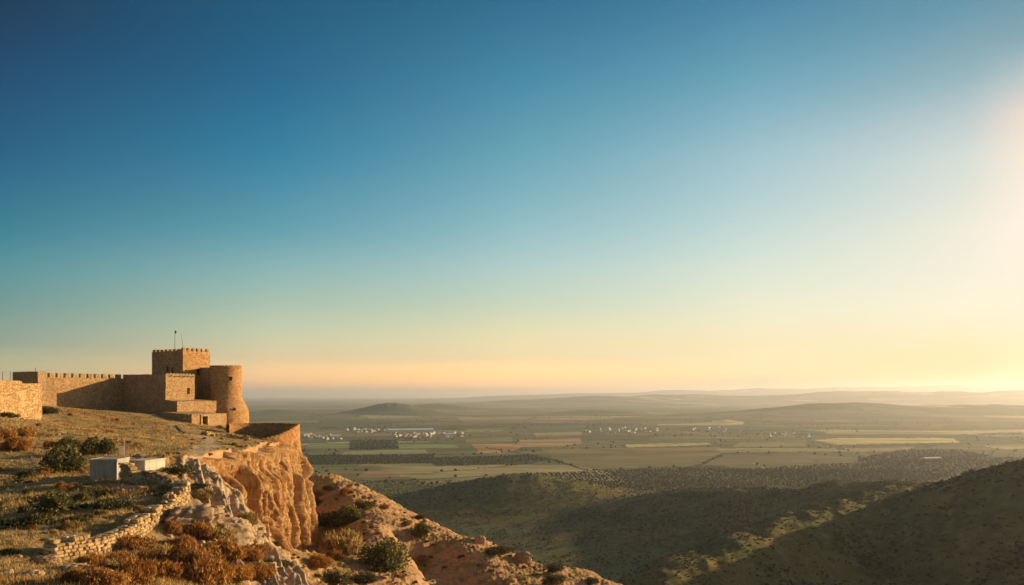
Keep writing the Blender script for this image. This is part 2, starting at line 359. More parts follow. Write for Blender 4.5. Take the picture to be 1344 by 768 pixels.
def mat_hill():
    m = M("hill_ground", 0.95, 0.15); p = m.pos()
    n1 = m.noise(p, 0.35, 5, 0.65); n2 = m.noise(p, 3.0, 5, 0.7); n3 = m.noise(p, 14.0, 3, 0.7)
    grass = m.ramp(n1, [(0.3, (0.28, 0.165, 0.05)), (0.5, (0.44, 0.275, 0.088)), (0.7, (0.56, 0.385, 0.14))])
    grass = m.mix(m.rng(n2, 0.45, 0.75), grass, (0.15, 0.098, 0.04))
    grass = m.mix(m.rng(n3, 0.52, 0.75, 0, 0.7), grass, (0.42, 0.3, 0.13))
    dryc = m.ramp(n2, [(0.3, (0.2, 0.085, 0.022)), (0.55, (0.33, 0.16, 0.042)), (0.75, (0.4, 0.23, 0.07))])
    c = m.mix(m.attr("dry"), grass, dryc)
    gr = m.ramp(n3, [(0.3, (0.045, 0.05, 0.015)), (0.7, (0.12, 0.105, 0.03))])
    c = m.mix(m.math('MULTIPLY', m.attr("green"), m.rng(n2, 0.3, 0.65)), c, gr)
    earth = m.math('MULTIPLY', m.rng(m.noise(p, 0.16, 5, 0.6), 0.52, 0.66), 0.75)
    c = m.mix(earth, c, m.ramp(n3, [(0.3, (0.2, 0.14, 0.075)), (0.7, (0.38, 0.28, 0.16))]))
    c = m.mix(m.math('MULTIPLY', m.attr('path'), 0.85), c, m.ramp(n3, [(0.3, (0.33, 0.24, 0.14)), (0.7, (0.52, 0.4, 0.25))]))
    sp = m.pos((1, 1, 2.5))
    rk = m.ramp(m.noise(sp, 0.8, 6, 0.7), [(0.25, (0.27, 0.15, 0.07)), (0.42, (0.42, 0.235, 0.105)), (0.6, (0.52, 0.315, 0.155)), (0.8, (0.6, 0.43, 0.255))])
    rk = m.mix(m.rng(m.noise(sp, 5.0, 4, 0.7), 0.5, 0.7, 0, 0.6), rk, (0.2, 0.13, 0.075))
    bg = m.ramp(m.noise(sp, 1.3, 6, 0.7), [(0.25, (0.25, 0.16, 0.085)), (0.45, (0.46, 0.32, 0.18)), (0.62, (0.56, 0.41, 0.245)), (0.8, (0.64, 0.5, 0.32))])
    bg = m.mix(m.rng(m.noise(sp, 6.0, 4, 0.7), 0.5, 0.68, 0, 0.7), bg, (0.2, 0.14, 0.085))
    rk = m.mix(m.attr("slab"), rk, bg)
    # patchy edge between rock and soil
    rf = m.rng(m.math('ADD', m.attr("rock"), m.math('MULTIPLY', m.math('SUBTRACT', n2, 0.5), 0.9)), 0.38, 0.6)
    c = m.mix(rf, c, rk)
    hgt = m.math('ADD', m.math('MULTIPLY', n2, 0.6), m.math('MULTIPLY', n3, 0.35))
    m.bump(hgt, 0.9, 0.22)
    return m.base(c)
build_near()

# ---------------------------------------------------------------- the cliff under the bastion
def cliff_len():
    tot = [0]
    for (x0, y0), (x1, y1) in zip(EDGE[:-1], EDGE[1:]): tot.append(tot[-1] + math.hypot(x1 - x0, y1 - y0))
    return tot
CL = cliff_len()
def resample(poly, step):
    out = []
    for (x0, y0), (x1, y1) in zip(poly[:-1], poly[1:]):
        L = math.hypot(x1 - x0, y1 - y0); n = max(1, int(L / step))
        for i in range(n): out.append((x0 + (x1 - x0) * i / n, y0 + (y1 - y0) * i / n))
    out.append(poly[-1]); return np.array(out)
def build_cliff():
    line = resample([(-35.2, 96), (-37.6, 106), (-38.4, 122), (-39.8, 145), (-41.2, 160), (-42.6, 170), (-45.2, 178.5), (-49.0, 183.5), (-54, 187), (-62, 196)], 0.13)
    # smooth the line so the flutes keep one normal field
    k = 41
    pad = np.concatenate([np.repeat(line[:1], k // 2, 0), line, np.repeat(line[-1:], k // 2, 0)])
    line = np.stack([np.convolve(pad[:, i], np.ones(k) / k, 'valid') for i in (0, 1)], 1)
    t = np.gradient(line, axis=0); t /= np.linalg.norm(t, axis=1)[:, None]; n = np.stack([t[:, 1], -t[:, 0]], 1)
    s = np.concatenate([[0], np.cumsum(np.linalg.norm(np.diff(line, axis=0), axis=1))])
    topz = tpsT(line[:, 0] - 0.8, line[:, 1]) + 0.05
    topz = topz + (0.3 * fbm2(s / 2.0, s * 0, 3, 201) - 1.3 * sstep(0.25, 0.6, ridge2(s / 7.5, s * 0 + 3.1, 2, 203)) - 0.5 * sstep(0.1, 0.5, fbm2(s / 3.0, s * 0 + 9.7, 2, 204)))
    basez = tpsL(line[:, 0] + 2.5, line[:, 1]) - 2.0
    basez = np.minimum(basez, topz - 1.5)
    H = topz - basez
    nt = 190
    tt = np.linspace(0, 1, nt)[:, None]
    S = np.broadcast_to(s[None], (nt, len(s))); Z = topz[None] - H[None] * tt; Dp = H[None] * tt
    fade = sstep(0, 12, s)[None] * (0.6 + 0.4 * sstep(0.3, 3.0, Dp))
    wob = 0.4 * noise2(Z / 9.0, S / 9.0, 210)
    # big buttresses, then columns, then weathered flutes: noise stretched along the height
    b1 = ridge2((S + wob) / 13.0, Z / 60.0, 2, 211)
    b2 = ridge2((S + wob * 1.4) / 5.2, Z / 22.0, 2, 215)
    b3 = ridge2((S + wob) / 1.9, Z / 9.0, 3, 219)
    saw = ((S + wob * 1.3 + 2.0) / 9.5) % 1.0                        # each buttress steps out, faces south on its near side
    sawp = sstep(0, 0.13, saw) * (1 - saw) * 1.15
    off = 3.0 * sawp * sstep(0.4, 4.0, Dp) + 1.2 * (b1 - 0.2) + 1.0 * (b2 - 0.2) + 0.5 * b3
    off = off + 0.35 * fbm3(S / 2.2, Z / 5.0, S * 0, 4, 225) + 0.22 * fbm3(S / 0.6, Z / 0.9, S * 0, 3, 229)
    # hollows weathered out under the cap
    for cs, cd, ws, wd_, dep in ((23, 6.0, 3.4, 4.6, 2.2), (37, 4.8, 1.6, 4.0, 1.6), (47, 5.5, 1.4, 5.0, 1.5), (56, 7.0, 1.5, 6.5, 1.7), (66, 6.5, 1.2, 6.0, 1.4)):
        off = off - dep * np.exp(-(((S + wob - cs) / ws) ** 4)) * np.exp(-(((Dp - cd) / wd_) ** 4))
    crag = ridge2(S / 3.1 + 0.5 * wob, Z / 9.0 + 0.3 * noise2(S / 2, Z / 2, 232), 4, 233)
    crack = sstep(0.62, 0.9, ridge2(S / 2.4 + 0.4 * wob, Z / 13.0, 2, 236))
    ledge = ((Z + 0.8 * noise2(S / 5, Z / 3, 238)) / 3.4) % 1.0
    off = off + 0.25 * crag - 0.8 * crack + 0.1 * (sstep(0, 0.15, ledge) * (1 - ledge)) + 0.34 * ridge2(S / 0.8, Z / 2.2, 3, 239) + 0.16 * ridge2(S / 0.35, Z / 0.6, 2, 241)
    def blocks(sc_s, sc_z, seed, jit):
        u_ = (S + wob + jit * noise2(S / sc_s, Z / sc_z, seed + 5)) / sc_s; row = np.floor(u_); v_ = (Z + 0.37 * row * sc_z + jit * noise2(S / sc_s, Z / sc_z, seed + 6)) / sc_z
        h_ = _hash(row.astype(np.int64) + 500, np.floor(v_).astype(np.int64) + 500, np.zeros(u_.shape, np.int64), seed).astype(float) / 4294967296.0
        fu, fv = u_ - row, v_ - np.floor(v_); edge = np.minimum(np.minimum(fu, 1 - fu), np.minimum(fv, 1 - fv) * 1.4)
        return (h_ - 0.5) * sstep(0.0, 0.09, edge) - 0.35 * (1 - sstep(0.0, 0.06, edge))
    off = off + 1.2 * blocks(3.1, 19.0, 250, 0.5) + 0.5 * blocks(1.3, 8.0, 260, 0.3) + 0.2 * blocks(0.5, 2.6, 270, 0.2)
    batter = -0.3 + Dp * 0.03 + 1.2 * sstep(0.75, 1.0, tt) ** 2
    off = off - 1.9
    o = batter + off * fade
    X = line[None, :, 0] + n[None, :, 0] * o; Y = line[None, :, 1] + n[None, :, 1] * o
    Zz = Z + 0.3 * fbm3(X / 1.5, Y / 1.5, Z / 1.5, 3, 240) * (tt > 0.02)
    # a lip that runs back under the turf
    lips = []
    for back, dz in ((7.0, -0.75), (5.0, -0.1), (3.2, 0.12), (1.6, 0.08)):
        lx, ly = line[:, 0] - n[:, 0] * (back + 1.5), line[:, 1] - n[:, 1] * (back + 1.5)
        lips.append(np.stack([lx, ly, topz + (tpsT(lx, ly) - topz) * min(1, back / 5) + dz + 0.3 * fbm2(lx / 1.3, ly / 1.3, 3, 245) * (back < 6)], -1)[None])
    V = np.concatenate(lips + [ np.stack([X, Y, Zz], -1)], 0)
    me = mesh_np("cliff", V.reshape(-1, 3), grid_faces(nt + 4, len(s))[:, ::-1], True)
    return reg(link("cliff", me, [mat_cliff()]), "tall fluted orange limestone cliff lit by the sun", "cliff", kind="structure")
def mat_cliff():
    m = M("cliff_rock", 0.92, 0.2); p = m.pos((1, 1, 0.28))
    n1 = m.noise(p, 0.5, 6, 0.65, 0.5); n2 = m.noise(p, 2.6, 5, 0.7); n3 = m.noise(m.pos(), 9.0, 4, 0.7)
    c = m.ramp(n1, [(0.25, (0.24, 0.105, 0.036)), (0.42, (0.45, 0.225, 0.072)), (0.56, (0.58, 0.325, 0.115)), (0.75, (0.66, 0.43, 0.19))])
    c = m.mix(m.rng(n2, 0.46, 0.66, 0, 0.85), c, (0.17, 0.07, 0.025))
    c = m.mix(m.rng(n3, 0.55, 0.75, 0, 0.5), c, (0.55, 0.4, 0.23))
    lay = m.noise(m.pos((0.15, 0.15, 2.2)), 1.0, 4, 0.6)
    c = m.mix(m.rng(lay, 0.54, 0.64, 0, 0.5), c, (0.3, 0.14, 0.05))
    lay2 = m.noise(m.pos((0.2, 0.2, 1.1)), 0.9, 5, 0.65); c = m.mix(m.rng(lay2, 0.54, 0.66, 0, 0.7), c, (0.64, 0.47, 0.26))
    m.bump(m.math('ADD', m.math('MULTIPLY', n2, 0.7), m.math('MULTIPLY', n3, 0.5)), 1.0, 0.4)
    return m.base(c)
build_cliff()

# ================================================================ THE PLAIN AND ITS HILLS
def spline(pts, step):
    """dense points along a smooth curve through pts"""
    p = np.array(pts, float); q = np.vstack([2 * p[0] - p[1], p, 2 * p[-1] - p[-2]]); out = []
    for i in range(1, len(q) - 2):
        n = max(1, int(np.linalg.norm(q[i + 1][:2] - q[i][:2]) / step))
        for t in np.arange(n) / n:
            out.append(0.5 * (2 * q[i] + (q[i + 1] - q[i - 1]) * t + (2 * q[i - 1] - 5 * q[i] + 4 * q[i + 1] - q[i + 2]) * t * t + (3 * q[i] - q[i - 1] - 3 * q[i + 1] + q[i + 2]) * t ** 3))
    out.append(p[-1]); return np.array(out)
def ridge_z(x, y, pts, base, wl, wr, pw=1.5):
    """rounded hill along a smooth crest line"""
    w = (wl + wr) / 2; c = spline(pts, 0.3 * w); q = 7.0; acc = 0
    for cx, cy, cz in c:
        d2 = ((x - cx) ** 2 + (y - cy) ** 2) / (w * w)
        acc = acc + (np.maximum(cz - base, 0) * np.exp(-d2 ** (pw / 2))) ** q
    return base + acc ** (1 / q) / 1.10
BASE = -150.0
def p3(px, py, D): return tuple(P(px, py, D))
HILLS = [  # crest, half width left, right, power
 ([p3(1200,690,560), p3(1275,652,535), p3(1344,626,515), (390,485,-26), (470,455,-6), (600,420,5), (800,400,-20)],115,115,1.8),  # unseen right end of the crest, heights shaped to cast shade on the slopes
 ([p3(800,822,380), p3(870,771,410), p3(950,728,455), p3(1050,690,515), p3(1130,666,570), p3(1200,650,620), p3(1250,643,680)],62,62,2.4),
 ([p3(1260,652,690),p3(1160,649,780),p3(1060,648,860), p3(960,651,930), p3(880,658,990), p3(800,688,1010), p3(720,716,1010)],125,125,2.4),
 ([p3(880,668,950), p3(800,702,850), p3(730,742,750), p3(660,800,650)],85,85,1.9),
 ([p3(455, 700, 1110), p3(560, 655, 1120), p3(640, 632, 1120), p3(690, 622, 1120), p3(745, 632, 1110), p3(800, 651, 1090), p3(890, 682, 1050)], 112, 112, 1.8),
 # far hills, left to right
 ([p3(350, 541, 6800), p3(362, 538, 6800), p3(376, 541, 6800)], 260, 260, 1.5),
 ([p3(478, 538, 6400), p3(500, 531.6, 6400), p3(525, 531, 6400), p3(545, 535, 6450)], 210, 230, 2.0),
 ([p3(548, 533, 9000), p3(575, 530, 9000), p3(592, 533, 9000)], 320, 320, 1.8),
 ([p3(735, 541, 7000), p3(790, 538, 7000), p3(822, 540, 7000)], 240, 260, 1.8),
 ([p3(922, 558, 4500), p3(945, 552.5, 4500), p3(952, 551.5, 4500), p3(978, 558, 4500)], 100, 110, 1.5),
 ([p3(840, 569, 3300), p3(880, 567, 3300), p3(905, 569, 3300)], 120, 120, 1.6),
 ([p3(1000, 541, 6300), p3(1060, 533, 6300), p3(1120, 530, 6500), p3(1200, 534, 6700), p3(1300, 532, 6800), p3(1420, 535, 6800)], 520, 500, 1.6),
 ([p3(720, 523, 14000), p3(780, 520.5, 14000), p3(830, 521, 14500), p3(860, 519, 15000), p3(930, 519, 15000), p3(990, 521, 15000), p3(1060, 516.5, 14500), p3(1130, 514, 14500), p3(1230, 515.5, 14000), p3(1350, 513.5, 14000), p3(1500, 513, 14000)], 1300, 1300, 1.6),
 ([p3(690, 518.8, 27000), p3(800, 516.5, 27000), p3(900, 512.5, 27000), p3(1000, 510.5, 26000), p3(1100, 508.5, 26000), p3(1200, 507.5, 26000), p3(1350, 506.5, 25000), p3(1600, 505, 25000)], 2800, 2500, 1.6),
]
def plain_h(x, y, detail=True):
    r = np.hypot(x, y)
    h = BASE + 9 * fbm2(x / 900, y / 900, 3, 300) * sstep(400, 1500, r) + sstep(3000, 14000, r) * 22 * fbm2(x / 3800, y / 3800, 4, 310)
    top = h
    for i, (pts, wl, wr, pw) in enumerate(HILLS):
        ys = [p[1] for p in pts]; lim = 4.5 * max(wl, wr)
        m = (y > min(ys) - lim) & (y < max(ys) + lim)
        if not m.any(): continue
        b = BASE - 4
        z = ridge_z(x[m], y[m], pts, b, wl, wr, pw) - b
        if detail and i < 5:
            n = (ridge2(x[m] / 120, y[m] / 150, 3, 320 + i) - 0.2) * (0.05 if i == 4 else 0.03 if i == 1 else 0.14) + 0.05 * fbm2(x[m] / 22, y[m] / 22, 3, 330 + i)
            z = z * (1 + n * sstep(0, 1, z / 40))
        elif detail:
            sc = wl * 0.9
            z = z * (1 + 0.22 * (ridge2(x[m] / sc, y[m] / sc, 3, 340 + i) - 0.2))
        # smooth union
        k = 5.0 if i < 5 else 3.0
        cur = top[m] - BASE; zz = np.maximum(z, 0)
        top[m] = BASE + np.logaddexp(cur / k, zz / k) * k - k * math.log(2) * np.exp(-np.maximum(cur, zz) / k)
    return top
FIELDS = [  # crops and groves as the land lies, corners given by bearing and distance of the flat plain
 ([(408, 580.5), (461, 580), (459, 587.5), (400, 587)], (0.256, 0.293, 0.122)), ([(461, 577.5), (521, 577.5), (524, 590), (458, 590)], (0.073, 0.091, 0.055)),
 ([(521, 584), (597, 583.5), (603, 589.5), (523, 590)], (0.293, 0.317, 0.146)), ([(454, 591.5), (560, 590.5), (562, 596), (447, 597)], (0.317, 0.317, 0.159)),
 ([(617, 583), (685, 582), (682, 591), (660, 597.5), (630, 597)], (0.488, 0.281, 0.134)), ([(478, 618.5), (526, 617.5), (524, 627), (470, 627)], (0.403, 0.244, 0.146)), ([(526, 617.5), (583, 617), (588, 626), (524, 627)], (0.512, 0.366, 0.159)),
 ([(405, 598), (569, 597.5), (569, 609), (400, 611)], (0.079, 0.085, 0.046)), ([(569, 601), (700, 599), (722, 604), (640, 621), (569, 615)], (0.085, 0.091, 0.049)), ([(470, 610), (568, 609), (572, 615), (466, 616)], (0.268, 0.244, 0.122)),
 ([(708, 590), (943, 587), (946, 596), (912, 611), (772, 617), (727, 603)], (0.25, 0.205, 0.1)), ([(680, 577), (762, 575), (764, 583), (735, 587), (682, 588)], (0.439, 0.293, 0.152)), ([(821, 584), (930, 581.5), (934, 584.5), (822, 588)], (0.561, 0.464, 0.244)),
 ([(943, 597), (1060, 595), (1126, 600), (1120, 612), (1000, 616), (935, 610)], (0.25, 0.185, 0.105)), ([(912, 609.5), (950, 610), (955, 615), (908, 616)], (0.073, 0.079, 0.049)), ([(861, 557), (977, 556), (977, 558.5), (865, 559)], (0.610, 0.500, 0.268)),
 ([(1065, 577.5), (1100, 575), (1250, 575), (1260, 580.5), (1100, 582.5)], (0.756, 0.573, 0.244)), ([(1168, 565.5), (1290, 564.5), (1420, 561.5), (1420, 566), (1260, 569)], (0.634, 0.500, 0.244)), ([(1291, 584.5), (1420, 584), (1420, 590), (1310, 588.5)], (0.549, 0.415, 0.207)),
 ([(1126, 600), (1180, 589), (1260, 589), (1300, 597), (1200, 612), (1130, 612)], (0.159, 0.140, 0.079)), ([(700, 622), (770, 620), (905, 614), (1060, 617), (1200, 615), (1240, 625), (1150, 650), (900, 652), (800, 640)], (0.159, 0.140, 0.067)),
 ([(330, 588), (398, 588), (394, 596), (330, 598)], (0.171, 0.122, 0.085)), ([(610, 575), (672, 573), (676, 580), (612, 582)], (0.244, 0.232, 0.110)), ([(780, 571), (860, 573), (850, 580), (772, 579)], (0.134, 0.134, 0.073)), ([(970, 580), (1060, 577), (1058, 585), (960, 588)], (0.293, 0.256, 0.122)),
 ([(940, 589), (1200, 585), (1190, 590), (945, 594)], (0.366, 0.305, 0.159)), ([(690, 560), (770, 558), (768, 565), (692, 567)], (0.159, 0.159, 0.091)), ([(600, 548), (700, 547), (690, 551), (605, 552)], (0.366, 0.317, 0.171)), ([(420, 552), (520, 551), (524, 555), (418, 556)], (0.122, 0.134, 0.085)),
 ([(700, 568), (765, 566), (764, 571), (702, 573)], (0.366, 0.317, 0.171)), ([(400, 628), (470, 628), (520, 640), (420, 640)], (.2, .18, .09)), ([(500, 616), (560, 613), (660, 610), (745, 610), (800, 620), (830, 634), (700, 632), (560, 634)], (.36, .31, .155)),
]
TRACKS = [([(640, 590), (680, 596), (725, 604), (772, 618)], 5, (.035, .035, .02)), ([(772, 618), (912, 612), (946, 597)], 6, (.04, .04, .022)), ([(570, 621), (660, 612), (724, 604)], 5, (.05, .045, .03)),
 ([(402, 598), (570, 597.3), (617, 597.8), (720, 592), (821, 588)], 6, (.05, .05, .03)), ([(1060, 640), (1020, 622), (990, 607)], 5, (.4, .32, .19)), ([(1100, 620), (1160, 610), (1180, 602), (1060, 580)], 6, (.4, .32, .19)), ([(590, 682), (690, 672), (760, 668), (800, 652)], 4, (.34, .27, .16)), ([(395, 642), (500, 632), (600, 628), (700, 622)], 5, (.06, .06, .035))]
def gxy(px, py):
    D = 150.0 * FPX / (py - HOR); return ((px - 672) / FPX * D, D)
def field_map(x, y, r):
    """land cover of the plain: colour and cover at every point of the sheet"""
    ok = r < 12000
    C = np.zeros(x.shape + (3,)); A = np.zeros(x.shape)
    xs, ys = x[ok], y[ok]; wx = xs + 6 * noise2(xs / 60, ys / 60, 350); wy = ys + 10 * noise2(xs / 60, ys / 60, 351)
    c = np.zeros(xs.shape + (3,)); a = np.zeros(xs.shape)
    for poly, colr in FIELDS:
        g = [gxy(*p) for p in poly]; ins = np.zeros(xs.shape, bool)
        for (x0, y0), (x1, y1) in zip(g, g[1:] + g[:1]):
            cr = ((y0 > wy) != (y1 > wy)) & (wx < (x1 - x0) * (wy - y0) / (y1 - y0 + 1e-9) + x0); ins ^= cr
        c[ins] = colr; a[ins] = 1
    for line, wd, colr in TRACKS:
        d, _ = polydist(wx, wy, [gxy(*p) for p in line]); m = np.abs(d) < np.maximum(wd, ys * 0.0022); c[m] = colr; a[m] = 0.9
    C[ok] = c; A[ok] = a
    return C, A
def build_plain():
    a = np.concatenate([np.arange(-180, -40, 5.0), np.arange(-40, -33, 0.5), np.arange(-33, 33, 0.065), np.arange(33, 50, 0.16), np.arange(50, 75, 0.5), np.arange(75, 180, 5.0)])
    r = np.concatenate([np.geomspace(30, 330, 40)[:-1], np.geomspace(330, 1600, 420)[:-1], np.geomspace(1600, 9000, 200)[:-1], np.geomspace(9000, 30000, 90)[:-1], np.geomspace(30000, 58000, 20)])
    A, RR = np.meshgrid(np.radians(a), r); x = RR * np.sin(A); y = RR * np.cos(A)
    h = plain_h(x, y)
    h = np.where(RR < 300, np.minimum(h, BASE - 2 - (300 - RR) * 0.1) * sstep(300, 240, RR) + h * (1 - sstep(300, 240, RR)), h) if False else h
    f = grid_faces(len(r), len(a), True)[:, ::-1]
    me = mesh_np("plain", np.stack([x, y, h], -1).reshape(-1, 3), f, True)
    fc, fa = field_map(x, y, r)
    ca = me.attributes.new("fieldcol", 'FLOAT_COLOR', 'POINT'); ca.data.foreach_set("color", np.concatenate([fc, fa[..., None]], -1).reshape(-1).astype(np.float32))
    attr(me, "rise", np.clip((h - BASE) / 60, 0, 1) * (RR < 2500))
    return reg(link("plain", me, [mat_plain()]), "wide hazy plain of fields and groves with low hills", "plain", kind="structure")
def mat_plain():
    m = M("plain_ground", 1.0, 0.05); p = m.pos((1, 1, 0.0))
    warp = m.noise(p, 0.0012, 3, 0.5)
    wv = m.n('ShaderNodeVectorMath', operation='SCALE'); wv.inputs['Scale'].default_value = 220.0
    nw = m.n('ShaderNodeTexNoise'); nw.inputs['Scale'].default_value = 0.0016; nw.inputs['Detail'].default_value = 2; m.l(p, nw.inputs['Vector']); m.l(nw.outputs[1], wv.inputs[0])
    ad = m.n('ShaderNodeVectorMath', operation='ADD'); m.l(p, ad.inputs[0]); m.l(wv.outputs[0], ad.inputs[1])
    mp = m.n('ShaderNodeMapping'); mp.inputs['Rotation'].default_value = (0, 0, 0.18); mp.inputs['Scale'].default_value = (0.55, 1.0, 1); m.l(ad.outputs[0], mp.inputs[0])
    cell = m.n('ShaderNodeTexVoronoi', feature='F1', distance='CHEBYCHEV'); cell.inputs['Scale'].default_value = 1 / 330.0; cell.inputs['Randomness'].default_value = 0.9; m.l(mp.outputs[0], cell.inputs['Vector'])
    sx = m.n('ShaderNodeSeparateColor'); m.l(cell.outputs['Color'], sx.inputs[0])
    col = m.n('ShaderNodeValToRGB'); col.color_ramp.interpolation = 'CONSTANT'; e = col.color_ramp.elements
    cs = [(0, (0.106, 0.119, 0.057)), (0.18, (0.188, 0.175, 0.083)), (0.32, (0.125, 0.138, 0.068)), (0.46, (0.250, 0.213, 0.098)), (0.58, (0.312, 0.213, 0.110)), (0.68, (0.163, 0.175, 0.075)), (0.78, (0.425, 0.338, 0.175)), (0.86, (0.213, 0.225, 0.094)), (0.94, (0.562, 0.450, 0.237))]
    while len(e) < len(cs): e.new(0.5)
    for i, (q, c) in enumerate(cs): e[i].position = q; e[i].color = (*c, 1)
    m.l(sx.outputs[0], col.inputs[0])
    c = col.outputs[0]
    big = m.noise(p, 0.0006, 4, 0.6)
    c = m.mix(m.rng(big, 0.4, 0.65, 0, 0.75), c, (0.15, 0.14, 0.07))
    # hedges and tracks along the field edges
    ed = m.voro(mp.outputs[0], 1 / 330.0, 'DISTANCE_TO_EDGE', 0.9)
    c = m.mix(m.rng(ed, 0.008, 0.022, 0.55, 0), c, (0.03, 0.035, 0.02))
    # orchard dots
    dots = m.voro(p, 1 / 9.0, 'F1', 0.55)
    gm = m.math('MULTIPLY', m.rng(dots, 0.3, 0.42, 1, 0), m.rng(sx.outputs[1], 0.4, 0.45, 0, 0.8))
    c = m.mix(gm, c, (0.028, 0.034, 0.017))
    # narrower plots and plough lines inside the large fields
    mp3 = m.n('ShaderNodeMapping'); mp3.inputs['Rotation'].default_value = (0, 0, -0.1); mp3.inputs['Scale'].default_value = (0.3, 1.0, 1); m.l(ad.outputs[0], mp3.inputs[0])
    plot = m.n('ShaderNodeTexVoronoi', feature='F1', distance='CHEBYCHEV'); plot.inputs['Scale'].default_value = 1 / 95.0; m.l(mp3.outputs[0], plot.inputs['Vector'])
    ps = m.n('ShaderNodeSeparateColor'); m.l(plot.outputs['Color'], ps.inputs[0])
    ptint = m.ramp(ps.outputs[0], [(0.0, (0.66, 0.74, 0.6)), (0.4, (0.95, 0.98, 0.9)), (0.75, (1.0, 0.96, 0.92)), (1.0, (1.3, 1.22, 1.1))])
    fa = m.n('ShaderNodeAttribute'); fa.attribute_name = 'fieldcol'
    fn = m.noise(m.pos((0.25, 1, 0)), 0.02, 5, 0.6)
    fcol = m.mix(1.0, fa.outputs['Color'], m.ramp(fn, [(0.3, (0.62, 0.66, 0.62)), (0.7, (1.25, 1.22, 1.2))]), 'MULTIPLY')
    c = m.mix(fa.outputs['Alpha'], c, fcol)
    c = m.mix(0.85, c, ptint, 'MULTIPLY')
    ped = m.voro(mp3.outputs[0], 1 / 95.0, 'DISTANCE_TO_EDGE', 1.0); c = m.mix(m.rng(ped, 0.0, 0.03, 0.35, 0), c, (0.05, 0.055, 0.03))
    # hill slopes: dry scrubby ground
    n2 = m.noise(m.pos(), 0.12, 5, 0.65); n3 = m.noise(m.pos(), 0.02, 4, 0.6)
    sl = m.ramp(n2, [(0.3, (0.07, 0.076, 0.029)), (0.55, (0.14, 0.132, 0.048)), (0.72, (0.22, 0.185, 0.068))])
    sl = m.mix(m.rng(n3, 0.45, 0.65, 0, 0.5), sl, (0.26, 0.165, 0.06))
    c = m.mix(m.rng(m.attr("rise"), 0.04, 0.16), c, sl)
    m.bump(n2, 0.5, 1.2)
    return m.base(c)
build_plain()
# ================================================================ THE CASTLE
EA = R(63.0)
E1 = np.array([math.cos(EA), math.sin(EA), 0]); E2 = np.array([-math.sin(EA), math.cos(EA), 0]); UP = np.array([0, 0, 1.0])
def mat_masonry(name, tint=(1, 1, 1), scale=3.0, gap=0.05):
    m = M(name, 0.95, 0.12)
    tcp = m.pos()
    mp = m.n('ShaderNodeMapping'); mp.inputs['Rotation'].default_value = (0, 0, -EA); m.l(tcp, mp.inputs[0])
    mp2 = m.n('ShaderNodeMapping'); mp2.inputs['Scale'].default_value = (0.85, 0.85, 1.35); m.l(mp.outputs[0], mp2.inputs[0])
    nz = m.n('ShaderNodeTexNoise'); nz.inputs['Scale'].default_value = 1.4; nz.inputs['Detail'].default_value = 3; m.l(mp2.outputs[0], nz.inputs['Vector'])
    sc = m.n('ShaderNodeVectorMath', operation='SCALE'); sc.inputs['Scale'].default_value = 0.25; m.l(nz.outputs[1], sc.inputs[0])
    ad = m.n('ShaderNodeVectorMath', operation='ADD'); m.l(mp2.outputs[0], ad.inputs[0]); m.l(sc.outputs[0], ad.inputs[1]); v = ad.outputs[0]
    ed = m.voro(v, scale, 'DISTANCE_TO_EDGE', 0.85)
    cc = m.voro(v, scale, 'F1', 0.85, 1); s = m.n('ShaderNodeSeparateColor'); m.l(cc, s.inputs[0])
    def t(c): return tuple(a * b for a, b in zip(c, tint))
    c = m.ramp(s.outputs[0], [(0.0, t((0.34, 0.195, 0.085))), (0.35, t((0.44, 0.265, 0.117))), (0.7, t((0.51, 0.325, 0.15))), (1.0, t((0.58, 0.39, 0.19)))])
    c = m.mix(m.rng(ed, gap * 0.3, gap, 0.75, 0), c, t((0.21, 0.125, 0.06)))
    big = m.noise(m.pos((1, 1, 0.45)), 0.28, 5, 0.65)
    c = m.mix(m.rng(big, 0.48, 0.75, 0, 0.4), c, t((0.26, 0.155, 0.072)))
    pl = m.noise(m.pos(), 0.55, 4, 0.6)
    c = m.mix(m.rng(pl, 0.55, 0.68, 0, 0.5), c, t((0.5, 0.37, 0.22)))
    h = m.math('ADD', m.rng(ed, 0, gap * 1.6), m.math('MULTIPLY', m.noise(m.pos(), 5.0, 4, 0.7), 0.7))
    m.bump(h, 0.8, 0.13)
    return m.base(c)
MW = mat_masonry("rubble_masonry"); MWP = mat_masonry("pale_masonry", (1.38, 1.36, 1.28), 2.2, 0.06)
MWR = mat_masonry("tower_masonry", (1.1, 0.98, 0.84), 2.8, 0.05); MWD = mat_masonry("bastion_masonry", (1.08, 0.88, 0.68), 2.4, 0.06)
def mat_plain_col(name, c1, c2, scale=3.0, rough=0.85, bump=0.3):
    m = M(name, rough, 0.2); n = m.noise(m.pos(), scale, 5, 0.65)
    m.bump(n, bump, 0.05); return m.base(m.ramp(n, [(0.3, c1), (0.7, c2)]))
MDARK = mat_plain_col("window_dark", (0.012, 0.01, 0.008), (0.02, 0.016, 0.012))
def mat_concrete(name, c1, c2):
    m = M(name, 0.9, 0.15); n = m.noise(m.pos(), 1.1, 6, 0.7); st = m.noise(m.pos((3.0, 3.0, 0.35)), 1.5, 5, 0.7); f = m.noise(m.pos(), 14.0, 4, 0.7)
    c = m.ramp(n, [(0.3, c1), (0.7, c2)])
    c = m.mix(m.rng(st, 0.5, 0.68, 0, 0.65), c, tuple(v * 0.45 for v in c1)); c = m.mix(m.rng(f, 0.55, 0.75, 0, 0.5), c, tuple(v * 0.6 for v in c1))
    m.bump(m.math('ADD', n, f), 0.5, 0.05); return m.base(c)
MCONC = mat_concrete("weathered_concrete", (0.32, 0.27, 0.2), (0.46, 0.4, 0.31))
MCONCP = mat_concrete("limewashed_concrete", (0.46, 0.4, 0.29), (0.6, 0.53, 0.4))
